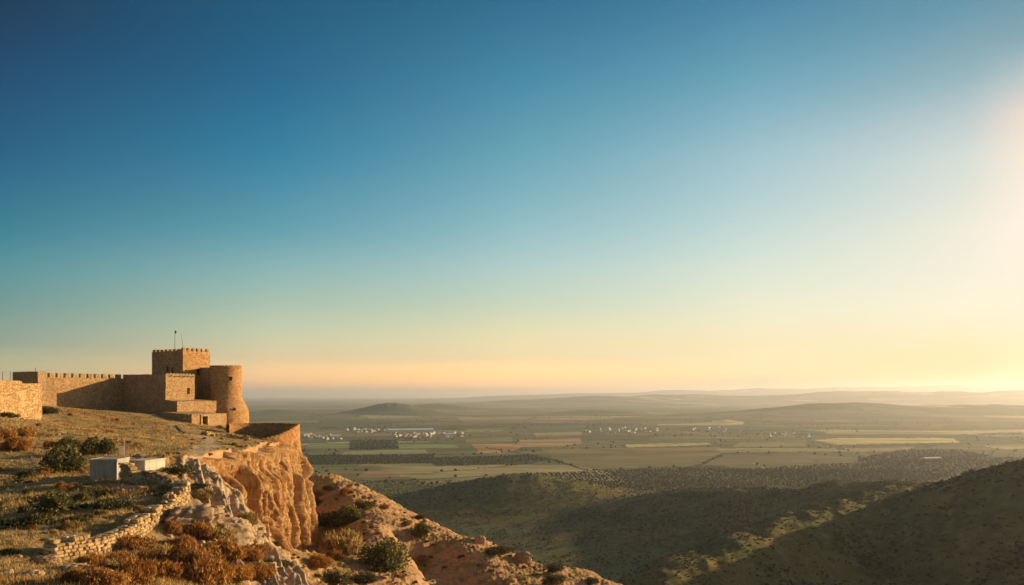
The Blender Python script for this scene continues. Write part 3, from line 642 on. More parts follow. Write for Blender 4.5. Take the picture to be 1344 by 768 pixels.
MSTEEL = mat_plain_col("grey_steel", (0.1, 0.09, 0.08), (0.16, 0.14, 0.12), 8, 0.5)
def rough_disp(V, amp=0.07, seed=400):
    V = np.asarray(V, float); x, y, z = V[:, 0], V[:, 1], V[:, 2]
    d = np.stack([fbm3(x / 1.1, y / 1.1, z / 1.1, 3, seed + i * 7) for i in range(3)], -1)
    b = np.stack([fbm3(x / 4.5, y / 4.5, z / 4.5, 2, seed + 60 + i * 7) for i in range(3)], -1)
    return V + d * amp * 1.4 + b * amp
def cuts(L, step, extra=()):
    n = max(1, int(round(L / step))); c = list(np.linspace(0, L, n + 1)) + list(extra)
    c = sorted(set(round(v, 4) for v in c)); out = [c[0]]
    for v in c[1:]:
        if v - out[-1] < 0.06 and v not in [round(q, 4) for q in extra] and v != round(L, 4): continue
        out.append(v)
    return out
def panel(V, F, o, u, L, z0, z1, holes=(), step=0.6, topf=None, botf=None, depth=0.5, inward=None):
    """vertical wall panel from point o along u, with real openings (a, b, za, zb) and their reveals"""
    us = cuts(L, step, [h[0] for h in holes] + [h[1] for h in holes]); zs = cuts(z1 - z0, step, [h[2] - z0 for h in holes] + [h[3] - z0 for h in holes])
    b = len(V); nc = len(us)
    for z in zs:
        for a in us:
            f = z / (z1 - z0); zt = topf(a) if topf else z1; zb = botf(a) if botf else z0
            zz = z0 + z if not (topf or botf) else zb + (zt - zb) * f
            p = o + u * a; V.append((p[0], p[1], zz))
    for j in range(len(zs) - 1):
        for i in range(nc - 1):
            ca, cz = (us[i] + us[i + 1]) / 2, z0 + (zs[j] + zs[j + 1]) / 2
            if any(h[0] < ca < h[1] and h[2] < cz < h[3] for h in holes): continue
            F.append((b + j * nc + i, b + j * nc + i + 1, b + (j + 1) * nc + i + 1, b + (j + 1) * nc + i))
    for (a0, a1, h0, h1) in holes:
        q = len(V); c = [o + u * a0, o + u * a1]
        for dd in (0, depth):
            for pt, z in ((c[0], h0), (c[1], h0), (c[1], h1), (c[0], h1)):
                w = pt + inward * dd; V.append((w[0], w[1], z))
        for i in range(4):
            j = (i + 1) % 4; F.append((q + i, q + j, q + 4 + j, q + 4 + i))
def block(name, corner, l1, l2, z0, z1, mat, parent=None, holes1=(), holes2=(), topf1=None, topf2=None, amp=0.07, step=0.6, depth=0.5, windows=True, seed=400, roof_drop=0.0):
    """masonry block: near corner, lit face along E1 (faces -E2), dark face along E2 (faces -E1)"""
    c = np.array([corner[0], corner[1], 0.0]); V, F = [], []
    panel(V, F, c, E1, l1, z0, z1, holes1, step, topf1, None, depth, E2)
    panel(V, F, c, E2, l2, z0, z1, holes2, step, topf2, None, depth, E1)
    panel(V, F, c + E2 * l2, E1, l1, z0, z1, (), step * 2)
    panel(V, F, c + E1 * l1, E2, l2, z0, z1, (), step * 2)
    n1, n2 = max(2, int(l1 / step)), max(2, int(l2 / step)); b = len(V)
    for i in range(n1 + 1):
        for j in range(n2 + 1):
            a, d = l1 * i / n1, l2 * j / n2; p = c + E1 * a + E2 * d
            z = z1
            if topf1: z = topf1(a)
            if topf2: z = topf2(d)
            V.append((p[0], p[1], z - roof_drop))
    for i in range(n1):
        for j in range(n2):
            q = b + i * (n2 + 1) + j; F.append((q, q + 1, q + n2 + 2, q + n2 + 1))
    me = mesh_np(name, rough_disp(V, amp, seed), F)
    bm = bmesh.new(); bm.from_mesh(me); bmesh.ops.remove_doubles(bm, verts=bm.verts, dist=0.012); bmesh.ops.recalc_face_normals(bm, faces=bm.faces); bm.to_mesh(me); bm.free()
    o = link(name, me, mat, parent)
    if windows:
        for hs, u, inn in ((holes1, E1, E2), (holes2, E2, E1)):
            for (a0, a1, h0, h1) in hs:
                p, q = c + u * (a0 - .05) + inn * (depth - .06), c + u * (a1 + .05) + inn * (depth - .06)
                v = [(*p[:2], h0 - .05), (*q[:2], h0 - .05), (*q[:2], h1 + .05), (*p[:2], h1 + .05)]
                w = [tuple(np.array(t) + inn * 0.08) for t in v]
                link("window_opening", mesh_np("window_opening", v + w, [(0, 1, 2, 3), (7, 6, 5, 4), (0, 4, 5, 1), (1, 5, 6, 2), (2, 6, 7, 3), (3, 7, 4, 0)]), MDARK, parent if parent else o)
    return o
def stone_box(name, centre, u, w, d, h, mat, parent, rounding=0.12, seed=0, amp=0.05):
    """a worn masonry lump: merlon, capstone"""
    bm = bmesh.new(); bmesh.ops.create_cube(bm, size=1.0)
    for v in bm.verts: v.co = Vector((v.co.x * w, v.co.y * d, v.co.z * h))
    bmesh.ops.bevel(bm, geom=bm.edges[:], offset=rounding, segments=2, affect='EDGES', profile=0.5)
    bmesh.ops.subdivide_edges(bm, edges=bm.edges[:], cuts=1, use_grid_fill=True)
    a = math.atan2(u[1], u[0]); mt = Matrix.Translation(Vector(centre)) @ Matrix.Rotation(a, 4, 'Z')
    bmesh.ops.transform(bm, matrix=mt, verts=bm.verts)
    me = bpy.data.meshes.new(name); bm.to_mesh(me); bm.free()
    co = np.empty(len(me.vertices) * 3, np.float32); me.vertices.foreach_get("co", co); co = rough_disp(co.reshape(-1, 3), amp, 460 + seed)
    me.vertices.foreach_set("co", co.astype(np.float32).ravel()); me.update()
    return link(name, me, mat, parent)
def at_px(px, o, u):
    """length along u from o at which the wall reaches photo column px"""
    k = (px - 672) / FPX
    return (k * o[1] - o[0]) / (u[0] - k * u[1])
def c3(px, D): return np.array([(px - 672) / FPX * D, D, 0.0])
def zpx(py, D): return -(py - HOR) / FPX * D

# ---- the keep
K0 = c3(240, 208.0); kL1 = at_px(275.5, K0, E1); kL2 = at_px(199.5, K0, E2); KZ = zpx(460.5, 208)
keep = empty("keep_tower", (K0[0], K0[1], 0)); keep_inv = Matrix.Translation(-Vector((K0[0], K0[1], 0)))
reg(keep, "square castle keep with small worn battlements, highest building of the fortress", "tower")
def adopt(root):
    """children were built in world coordinates: hold them there"""
    for ch in root.children:
        ch.matrix_parent_inverse = Matrix.Translation(-Vector(root.location))
block("tower_wall", K0, kL1, kL2, -0.5, KZ, MWR, keep,
      holes1=[(4.3, 5.6, 5.0, 6.6)], holes2=[(4.9, 5.6, 4.7, 7.2), (3.2, 3.75, 5.0, 6.9)], amp=0.05, depth=0.7, roof_drop=0.0)
for i in range(6):
    a = 0.55 + i * (kL1 - 1.1) / 5
    p = K0 + E1 * a + E2 * 0.34; stone_box("merlon", (p[0], p[1], KZ + 0.3), E1, 0.98 if i else 1.1, 0.6, 0.95, MWR, keep, 0.12, i)
for i in range(1, 8):
    a = 0.3 + i * (kL2 - 0.9) / 7
    p = K0 + E2 * a + E1 * 0.34; stone_box("merlon", (p[0], p[1], KZ + 0.16), E2, 1.0, 0.6, 0.62, MWR, keep, 0.12, 20 + i)
for i in range(5):
    a = 0.9 + i * (kL1 - 1.6) / 4
    p = K0 + E1 * a + E2 * (kL2 - 0.34); stone_box("merlon", (p[0], p[1], KZ + 0.2), E1, 0.9, 0.6, 0.8, MWR, keep, 0.1, 40 + i)
adopt(keep)

# ---- flagpole and its stay pole on the keep
def rod(name, p, q, r, mat, parent=None, seg=8, r2=None):
    p, q = Vector(p), Vector(q); bm = bmesh.new(); L = (q - p).length
    bmesh.ops.create_cone(bm, cap_ends=True, segments=seg, radius1=r, radius2=r if r2 is None else r2, depth=L)
    mt = Matrix.Translation((p + q) / 2) @ (q - p).to_track_quat('Z', 'Y').to_matrix().to_4x4()
    bmesh.ops.transform(bm, matrix=mt, verts=bm.verts); me = bpy.data.meshes.new(name); bm.to_mesh(me); bm.free()
    for f in me.polygons: f.use_smooth = True
    return link(name, me, mat, parent)
fp = K0 + E2 * at_px(229.5, K0 + E1 * 3, E2) + E1 * 3; fx, fy = fp[0], fp[1]; fD = fp[1]
flag = empty("flagpole", (fx, fy, KZ)); reg(flag, "thin flagpole with a small dark flag standing on the keep roof", "flagpole")
ft = zpx(433.5, fD)
rod("pole", (fx, fy, KZ - 0.2), (fx, fy, ft), 0.075, MSTEEL, flag, 8, 0.045)
rod("base_socket", (fx, fy, KZ - 0.25), (fx, fy, KZ + 0.35), 0.16, MSTEEL, flag)
def flag_mesh():
    V, F = [], []
    nu, nv = 8, 9
    for s in (0.0, 0.03):
        for i in range(nu):
            for j in range(nv):
                u, v = i / (nu - 1), j / (nv - 1)
                x = 0.05 + u * 0.34 * (1 - 0.25 * v); y = 0.08 * math.sin(u * 7 + v * 2) * u + s; z = -0.05 - v * 0.7 - u * 0.15
                V.append((fx + x, fy + y, ft + z))
    n = nu * nv
    for i in range(nu - 1):
        for j in range(nv - 1):
            a, b, c, d = i * nv + j, i * nv + j + 1, (i + 1) * nv + j + 1, (i + 1) * nv + j
            F.append((a, b, c, d)); F.append((n + d, n + c, n + b, n + a))
    for i in range(nu - 1):
        for j in (0, nv - 1): F.append((i * nv + j, (i + 1) * nv + j, n + (i + 1) * nv + j, n + i * nv + j))
    for j in range(nv - 1):
        for i in (0, nu - 1): F.append((i * nv + j, i * nv + j + 1, n + i * nv + j + 1, n + i * nv + j))
    return mesh_np("flag", V, F, True)
link("flag", flag_mesh(), mat_plain_col("flag_cloth", (0.035, 0.03, 0.03), (0.06, 0.045, 0.04), 6), flag)
adopt(flag)
mastp = fp + E1 * 1.6; ms = rod("antenna_mast", (mastp[0] + 0.9, mastp[1], KZ - 0.1), (mastp[0] + 0.35, mastp[1], zpx(437.5, mastp[1])), 0.06, MSTEEL, None, 8, 0.03)
reg(ms, "slim leaning antenna mast beside the flagpole on the keep roof", "mast")

# ---- main block, wall walk, step walls
M0 = c3(217.5, 197.5); mZ = zpx(491.0, 197.5)
mL1 = at_px(255.5, M0, E1); mL2 = at_px(161.5, M0, E2)
mb = empty("main_block", (M0[0], M0[1], -3)); reg(mb, "flat roofed stone castle block below the keep with one square window", "castle block")
block("block_wall", M0, mL1, mL2, -9.0, mZ, MW, mb, holes1=[(6.2, 7.1, 0.3, 1.75)], amp=0.09, depth=0.8)
for i in range(9):
    a = 0.5 + i * (mL1 - 1.0) / 8; p = M0 + E1 * a + E2 * 0.28
    stone_box("coping_stone", (p[0], p[1], mZ + 0.06), E1, 0.62 + 0.2 * random.random(), 0.7, 0.36, MW, mb, 0.09, 60 + i)
for i in range(6):
    a = 1.6 + i * (mL1 - 2.2) / 5; p = M0 + E1 * a - E2 * 0.22
    stone_box("waterspout", (p[0], p[1], mZ - 0.38 - 0.05 * (i % 2)), E1, 0.24, 0.7, 0.22, MW, mb, 0.05, 80 + i, 0.02)
adopt(mb)
# wall between the block and the round tower
T0 = c3(296.5, 212.0); TRU, TRL = 20.0 / FPX * 212, 28.8 / FPX * 212; TZ = zpx(481.5, 212)
q = M0 + E1 * (mL1 + 0.0); J0 = c3(258, 210.0)
lk = empty("link_wall", (J0[0], J0[1], 0)); reg(lk, "shaded stone wall joining the round tower to the keep", "wall")
jz = zpx(482, 210)
l_len = at_px(239, J0, E2)
J1 = T0 - E1 * 2.0
lw = block("wall_face", J1, 1.6, (c3(241, 210)[0] - J1[0]) / E2[0] + 1.5, -4.0, jz, MW, lk, topf2=lambda d: jz - 2.0 * float(sstep(6.0, 10.5, d)), amp=0.08)
adopt(lk)
S0 = M0 - E2 * at_px(232.5, M0, -E2); sD = S0[1]; s1L = at_px(284, S0, E1); s1z = zpx(527.5, sD)
st1 = empty("terrace_wall", (S0[0], S0[1], -3)); reg(st1, "middle step wall of rough stone between the main block and the lowest wall", "wall")
block("wall_face", S0, s1L, 4.3, -9.5, s1z, MW, st1, topf2=lambda d: s1z + 0.12 * d, amp=0.1)
for i in range(14):
    p = S0 + E1 * (0.4 + i * (s1L - 0.8) / 13) + E2 * 0.3
    stone_box("coping_stone", (p[0], p[1], s1z + 0.02), E1, 0.6 + 0.2 * random.random(), 0.65, 0.3, MW, st1, 0.09, 100 + i)
adopt(st1)
Q0 = c3(251.5, 188.0); q1L = at_px(297.5, Q0, E1); qz = zpx(544.5, 188)
st2 = empty("terrace_wall", (Q0[0], Q0[1], -6)); reg(st2, "lowest stepped stone wall with a small doorway beside the round tower foot", "wall")
block("wall_face", Q0, q1L, 9.0, -12.0, qz, MW, st2, holes1=[(3.0, 4.4, -7.0, -4.7)], topf2=lambda d: qz + 0.06 * d, amp=0.1, depth=0.9)
for s in (2.75, 4.65):
    p = Q0 + E1 * s - E2 * 0.03; stone_box("door_jamb", (p[0], p[1], -5.9), E1, 0.42, 0.36, 2.5, MWP, st2, 0.05, int(s * 10), 0.03)
p = Q0 + E1 * 3.7 - E2 * 0.03; stone_box("door_lintel", (p[0], p[1], -4.5), E1, 2.3, 0.38, 0.36, MWP, st2, 0.06, 7, 0.03)
for i in range(13):
    p = Q0 + E1 * (0.4 + i * (q1L - 0.8) / 12) + E2 * 0.3
    stone_box("coping_stone", (p[0], p[1], qz + 0.02), E1, 0.6 + 0.2 * random.random(), 0.65, 0.3, MW, st2, 0.09, 130 + i)
adopt(st2)
_dw = [c for c in st2.children if c.name.startswith("window_opening")][0]; _dw.name = "doorway"
for c in list(st2.children):
    if c.name.startswith(("door_jamb", "door_lintel")): c.parent = _dw; c.matrix_parent_inverse = Matrix.Identity(4)

# ---- round tower with its battered foot
def round_tower():
    zb, zband = -12.0, zpx(523.5, 212)
    prof = [(zb, TRL + 0.25)] + [(z, TRL + 0.22 * (zband - 3 - z) / 8) for z in np.linspace(-9.5, zband - 4.4, 9)]
    prof += [(zband - 3.4, TRL - 0.02), (zband - 2.5, TRL - 0.22), (zband - 1.6, TRL - 0.6), (zband - 0.8, TRL - 1.05), (zband - 0.2, TRL - 1.45), (zband, TRU + 0.12), (zband + 0.15, TRU + 0.16), (zband + 0.35, TRU + 0.02)]
    prof += [(z, TRU) for z in np.linspace(zband + 0.9, TZ - 0.5, 12)] + [(TZ - 0.45, TRU + 0.03), (TZ, TRU + 0.05), (TZ + 0.02, TRU - 0.6), (TZ - 0.7, TRU - 0.65), (TZ - 0.75, 0.01)]
    n = 72; a = np.linspace(0, 2 * math.pi, n, endpoint=False)
    V = np.array([(T0[0] + r * math.cos(t), T0[1] + r * math.sin(t), z) for z, r in prof for t in a])
    V = rough_disp(V, 0.055, 430)
    t = empty("round_tower", (T0[0], T0[1], zb)); reg(t, "round stone tower with a swollen base and a loophole near its top", "tower")
    link("tower_wall", mesh_np("tower_wall", V, grid_faces(len(prof), n, True), True), MWR, t)
    for i in range(26):
        th = i / 26 * 2 * math.pi; u = np.array([-math.sin(th), math.cos(th), 0])
        stone_box("rim_stone", (T0[0] + (TRU - 0.28) * math.cos(th), T0[1] + (TRU - 0.28) * math.sin(th), TZ + 0.05), u, 0.7, 0.6, 0.34 + 0.14 * random.random(), MWR, t, 0.09, 160 + i)
    for ang, z, w, h, nm in ((-54, zpx(497, 208), 0.62, 0.95, "loophole"), (-48, zpx(537, 208), 0.25, 0.7, "loophole")):
        th = R(ang); u = np.array([-math.sin(th), math.cos(th), 0]); rr = (TRU if z > zband else TRL) + 0.02
        c = np.array([T0[0] + rr * math.cos(th), T0[1] + rr * math.sin(th), z])
        nrm = np.array([math.cos(th), math.sin(th), 0])
        if h > 0.8:
            for dz, ww, hh in ((h / 2 + 0.1, w + 0.5, 0.24), (-h / 2 - 0.1, w + 0.5, 0.24)):
                p = c + UP * dz; stone_box("loophole_frame", p, u, ww, 0.3, hh, MWR, t, 0.05, 3, 0.02)
        stone_box(nm, c - nrm * 0.12, u, w, 0.34, h, MDARK, t, 0.06, 5, 0.02)
    holes = [c for c in t.children if c.name.startswith("loophole") and not c.name.startswith("loophole_frame")]
    for c in list(t.children):
        if c.name.startswith("loophole_frame"): c.parent = holes[0]
    adopt(t); return t
round_tower()
# plinth slab at its foot
PL = c3(292, 186.5); pl1 = at_px(337, PL, np.array([0.97, 0.24, 0]))
def plinth():
    u = np.array([0.97, 0.24, 0]); w = np.array([-0.24, 0.97, 0]); V, F = [], []
    L = pl1; z1, z0 = zpx(566.5, 186.5), zpx(574, 186.5) - 1.5
    n = 24; rings = []
    for z, ins in ((z0, 0), (z1 - 0.1, 0), (z1, 0.1)):
        pts = []
        for k in range(n + 1): pts.append(PL + u * (ins + (L - 2 * ins) * k / n) + w * ins)
        for k in range(n + 1): pts.append(PL + u * (L - ins - (L - 2 * ins) * k / n) + w * (5.5 - ins))
        rings.append([(p[0], p[1], z) for p in pts])
    m = len(rings[0]); V = [p for r in rings for p in r]
    F = grid_faces(3, m, True).tolist()
    V = rough_disp(V, 0.05, 470)
    me = mesh_np("tower_plinth", V, F); bm = bmesh.new(); bm.from_mesh(me); bm.verts.ensure_lookup_table()
    bm.faces.new([bm.verts[2 * m + i] for i in range(m)]); bmesh.ops.recalc_face_normals(bm, faces=bm.faces); bm.to_mesh(me); bm.free()
    reg(link("tower_plinth", me, MW), "low stone plinth slab at the foot of the round tower", "plinth")
plinth()

# ---- crenellated curtain wall
C0 = c3(50.5, 185.0); cL1 = at_px(162, C0, E1); cz = zpx(490.3, 185); cL2 = at_px(17.5, C0, E2)
cw = empty("curtain_wall", (C0[0], C0[1], -3)); reg(cw, "long curtain wall with square merlons, half in shadow, behind the grass slope", "wall")
block("wall_face", C0, cL1, 1.6, -8.0, cz - 0.75, MW, cw, amp=0.1)
nm_ = 11
for i in range(nm_):
    a = 1.2 + i * (cL1 - 1.6) / (nm_ - 0.6); p = C0 + E1 * a + E2 * 0.4
    stone_box("merlon", (p[0], p[1], cz - 0.35), E1, 1.2, 0.75, 1.15, MW, cw, 0.13, 200 + i)
adopt(cw)
ct = empty("corner_turret", (C0[0], C0[1], -3)); reg(ct, "dark low corner turret at the far end of the curtain wall", "turret")
block("turret_wall", C0 - E1 * 0.25 - E2 * 0.12, 2.0, cL2, -6.0, zpx(487.6, 185), MW, ct, amp=0.08)
adopt(ct)
p = c3(46.5, 188); rd = rod("lightning_rod", (p[0], p[1], zpx(488, 188) - 0.3), (p[0], p[1], zpx(482.5, 188)), 0.06, MSTEEL)
reg(rd, "short metal rod on top of the dark corner turret", "rod")

# ---- pale sunlit wall at the far left
B1 = c3(55, 157.0); bz0, bz1 = zpx(503.5, 157), zpx(499.0, 152)
bw = empty("pale_wall", (B1[0], B1[1], -2)); reg(bw, "pale sunlit stone wall with a stepped top at the left edge", "wall")
BW0 = B1 - E1 * 30
block("wall_face", BW0, 30.0, 0.9, -6.0, bz0, MWP, bw, amp=0.08)
kstep = 30 + at_px(29, B1, E1)
block("raised_section", BW0 - E2 * 0.012 + E2 * 0.03, kstep, 0.84, bz0 - 0.3, bz1 - 0.1, MWP, bw, amp=0.06)
adopt(bw)
for px, lab in ((3.5, "thin dark post behind the pale wall, closer to the picture edge"), (13.5, "thin dark post behind the pale wall, nearer to the dark turret")):
    p = c3(px, 168); pr = rod("fence_post", (p[0], p[1], -3.0), (p[0], p[1], zpx(487.5, 168)), 0.055, MSTEEL); reg(pr, lab, "post")

# ---- half-round bastion on the cliff head
def bastion():
    c = np.array([-52.4, 176.2]); n = 64
    a0, a1 = R(158), R(-112); V = []; ring = []
    ang = np.linspace(a0, a1, n)
    rad = 8.3
    ztop = []
    for t in ang:
        x, y = c[0] + rad * math.cos(t), c[1] + rad * math.sin(t)
        f = sstep(R(10), R(-75), t); z = zpx(556.2, 184) * (1 - f) + (-8.75) * f
        ztop.append(float(z))
    rings = [(-17.0, 0.9, 0), (-13.0, 0.55, 0), (-11.0, 0.3, 0), (-9.6, 0.15, 0), (-8.4, 0.05, 0), (None, 0.0, 0), (None, -0.75, 0.02), (-9.6, -0.8, 0), (-12, -0.8, 0)]
    for z, dr, e in rings:
        for t, zt in zip(ang, ztop):
            zz = zt + e if z is None else min(z, zt - 0.02)
            V.append((c[0] + (rad + dr) * math.cos(t), c[1] + (rad + dr) * math.sin(t), zz))
    b = empty("bastion", (c[0], c[1], -9)); reg(b, "half round stone bastion parapet on top of the orange cliff", "bastion")
    V = rough_disp(V, 0.09, 480)
    link("parapet", mesh_np("parapet", V, grid_faces(len(rings), n)[:, ::-1]), MWD, b)
    for i in range(44):
        t = a0 + (a1 - a0) * (i + 0.5) / 44; zt = np.interp(-t, -ang, ztop); u = np.array([-math.sin(t), math.cos(t), 0])
        stone_box("coping_stone", (c[0] + (rad - 0.38) * math.cos(t), c[1] + (rad - 0.38) * math.sin(t), zt + 0.03), u, 0.85, 0.85, 0.26 + 0.12 * random.random(), MWD, b, 0.08, 240 + i)
    adopt(b)
bastion()
# dark stone kerb wall in front of the tower foot
def rubble_wall(name, pts, width, hgt, mat, step=0.45, courses=None, seed=0, jitter=0.3, parent=None, base=None, sz=(0.34, 0.2), tall=0.0):
    """dry stone wall: every stone a worn lump, all in one mesh"""
    rs = random.Random(seed); poly = [(p[0], p[1]) for p in pts]; acc = [0]
    for (x0, y0), (x1, y1) in zip(poly[:-1], poly[1:]): acc.append(acc[-1] + math.hypot(x1 - x0, y1 - y0))
    V, F = [], []
    bmc = bmesh.new(); bmesh.ops.create_cube(bmc, size=1.0); bmesh.ops.bevel(bmc, geom=bmc.edges[:], offset=0.16, segments=1, affect='EDGES')
    bmc.verts.ensure_lookup_table(); cv = np.array([v.co[:] for v in bmc.verts]); cf = [[v.index for v in f.verts] for f in bmc.faces]; bmc.free()
    def at(s):
        for i in range(len(poly) - 1):
            if s <= acc[i + 1] or i == len(poly) - 2:
                t = (s - acc[i]) / (acc[i + 1] - acc[i]); d = np.array([poly[i + 1][0] - poly[i][0], poly[i + 1][1] - poly[i][1]]); d /= np.linalg.norm(d)
                return np.array([poly[i][0] + (poly[i + 1][0] - poly[i][0]) * t, poly[i][1] + (poly[i + 1][1] - poly[i][1]) * t]), d
    s = 0.0; tot = acc[-1]; faces4 = []
    samp = np.linspace(0, tot, max(8, int(tot / 0.4))); pos = np.array([at(v)[0] for v in samp]); dirs = np.array([at(v)[1] for v in samp])
    nrm_ = np.stack([-dirs[:, 1], dirs[:, 0]], 1)
    gz = np.minimum(near_h(pos[:, 0] + nrm_[:, 0] * width * .5, pos[:, 1] + nrm_[:, 1] * width * .5), near_h(pos[:, 0] - nrm_[:, 0] * width * .5, pos[:, 1] - nrm_[:, 1] * width * .5))
    gz = np.convolve(np.pad(gz, 4, mode='edge'), np.ones(9) / 9, 'valid')
    polys = []
    lanes = max(2, int(round(width / sz[0])))
    z = -0.25
    while z < hgt * (1 + tall):
        ch = sz[1] * rs.uniform(0.75, 1.3)
        for lane in range(lanes):
            s = rs.uniform(-0.2, 0.2)
            while s < tot:
                L = sz[0] * rs.uniform(0.7, 1.8); sc_ = min(max(s + L / 2, 0), tot)
                p, d = at(sc_); n_ = np.array([-d[1], d[0]])
                hh = hgt * (1 + tall * float(1 - sstep(8, 13, sc_))) * (1.0 + 0.12 * math.sin(sc_ * 0.9 + seed) + 0.1 * math.sin(sc_ * 2.3))
                if z + ch * 0.5 > hh or (z > hgt * 0.55 and rs.random() < 0.10): s += L; continue
                off = (lane + 0.5) / lanes - 0.5
                q = p + n_ * (off * width + rs.uniform(-0.05, 0.05))
                g = np.interp(sc_, samp, gz)
                th = math.atan2(d[1], d[0]) + rs.uniform(-0.12, 0.12); ct, st_ = math.cos(th), math.sin(th)
                dims = np.array([L * 0.98, width / lanes * rs.uniform(0.95, 1.3), ch * rs.uniform(0.92, 1.08)])
                v = cv * (1 + np.array([[rs.uniform(-0.12, 0.12) for _ in range(3)] for _ in range(len(cv))])) * dims
                v = np.stack([v[:, 0] * ct - v[:, 1] * st_, v[:, 0] * st_ + v[:, 1] * ct, v[:, 2] + v[:, 0] * rs.uniform(-0.1, 0.1)], 1) + np.array([q[0], q[1], g + z + ch / 2])
                polys.append(v); s += L * 1.0
        z += ch
    nv = len(cv); allv = np.concatenate(polys)
    me = bpy.data.meshes.new(name)
    fl = []
    for k in range(len(polys)): fl += [[i + k * nv for i in f] for f in cf]
    me.from_pydata(allv.tolist(), [], fl); me.update()
    at_ = np.repeat(RNG.random(len(polys)), nv); attr(me, "tone", at_)
    return link(name, me, mat, parent)
def mat_stones(name, cols):
    m = M(name, 0.92, 0.15); c = m.ramp(m.attr("tone"), cols); n = m.noise(m.pos(), 6.0, 5, 0.7)
    c = m.mix(m.rng(n, 0.5, 0.75, 0, 0.6), c, (0.2, 0.13, 0.07)); m.bump(n, 0.7, 0.06); return m.base(c)
MSTONE = mat_stones("dry_stone", [(0, (0.27, 0.17, 0.075)), (0.4, (0.4, 0.27, 0.12)), (0.8, (0.5, 0.35, 0.17)), (1, (0.56, 0.42, 0.23))])
w_ = rubble_wall("dry_stone_wall", WALL, 0.8, 1.0, MSTONE, seed=3, sz=(0.34, 0.21), tall=0.5)
reg(w_, "curving dry stone wall running from the concrete cistern towards the viewer", "wall")
kp = [c3(327, 163), c3(300, 162), c3(278, 160), c3(268, 157)]
w2 = rubble_wall("kerb_wall", kp, 1.3, 0.75, MSTONE, seed=5, sz=(0.6, 0.3)); reg(w2, "low dark rubble ledge below the round tower", "wall")
kp2 = [c3(233, 176), c3(240, 165), c3(252, 155)]
w3 = rubble_wall("path_edging", kp2, 0.8, 0.35, MSTONE, seed=6, sz=(0.6, 0.3)); reg(w3, "short pale stone edging on the path below the step walls", "edging")

# ---- concrete cisterns by the wall
def cistern(name, px, D, l1, l2, z1, z0, ang, mat, lid, label, hatch):
    a = R(ang); u = np.array([math.cos(a), math.sin(a), 0]); w = np.array([-math.sin(a), math.cos(a), 0]); c = c3(px, D)
    e = empty(name, (c[0], c[1], z0)); reg(e, label, "cistern")
    def bx(nm, o, L1, L2, za, zb, m, bev=0.03):
        bm = bmesh.new(); bmesh.ops.create_cube(bm, size=1.0)
        for v in bm.verts: v.co = Vector(tuple(o + u * (v.co.x + .5) * L1 + w * (v.co.y + .5) * L2 + UP * (za + (v.co.z + .5) * (zb - za))))
        bmesh.ops.bevel(bm, geom=bm.edges[:], offset=bev, segments=2, affect='EDGES')
        me = bpy.data.meshes.new(nm); bm.to_mesh(me); bm.free(); return link(nm, me, m, e)
    bx("tank_wall", c, l1, l2, z0 - 0.7, z1 - lid, mat)
    bx("lid_slab", c - u * 0.06 - w * 0.06, l1 + 0.12, l2 + 0.12, z1 - lid, z1, mat)
    if hatch: bx("hatch", c + u * l1 * 0.3 + w * l2 * 0.3, 0.9, 0.9, z1, z1 + 0.07, MCONC)
    adopt(e)
cD = 69.5
cistern("concrete_cistern", 153, cD, 2.8, 2.05, zpx(603.2, cD), zpx(630, cD), 95, MCONC, 0.2, "grey concrete cistern with a thin lid at the head of the dry stone wall", False)
cD2 = 73.0
cistern("concrete_cistern", 190, cD2, 3.1, 1.71, zpx(604.5, cD2), zpx(621, cD2), 80, MCONCP, 0.12, "low pale concrete cistern with a sunlit long side behind the dry stone wall", False)

# ---- the small sign on the slope
sx, sD = 163.3, 96.0
sp_ = c3(sx, sD); sg = nh(sp_[0], sp_[1])
sign = empty("information_sign", (sp_[0], sp_[1], sg)); reg(sign, "small weathered pinkish white board on a thin post on the grass slope", "sign")
rod("post", (sp_[0], sp_[1], sg - 0.3), (sp_[0], sp_[1], sg + 1.75), 0.035, MCONCP, sign)
bm = bmesh.new(); bmesh.ops.create_cube(bm, size=1.0)
for v in bm.verts: v.co = Vector((v.co.x * 0.52, v.co.y * 0.04, v.co.z * 0.95))
bmesh.ops.bevel(bm, geom=bm.edges[:], offset=0.012, segments=1, affect='EDGES')
bmesh.ops.transform(bm, matrix=Matrix.Translation((sp_[0] - 0.32, sp_[1], sg + 0.78)) @ Matrix.Rotation(R(30), 4, 'Z'), verts=bm.verts)
me = bpy.data.meshes.new("board"); bm.to_mesh(me); bm.free()
link("board", me, mat_plain_col("faded_board", (0.5, 0.33, 0.27), (0.72, 0.6, 0.52), 5), sign)
rod("arm", (sp_[0], sp_[1], sg + 1.1), (sp_[0] - 0.3, sp_[1] - 0.02, sg + 1.1), 0.02, MCONCP, sign)
adopt(sign)
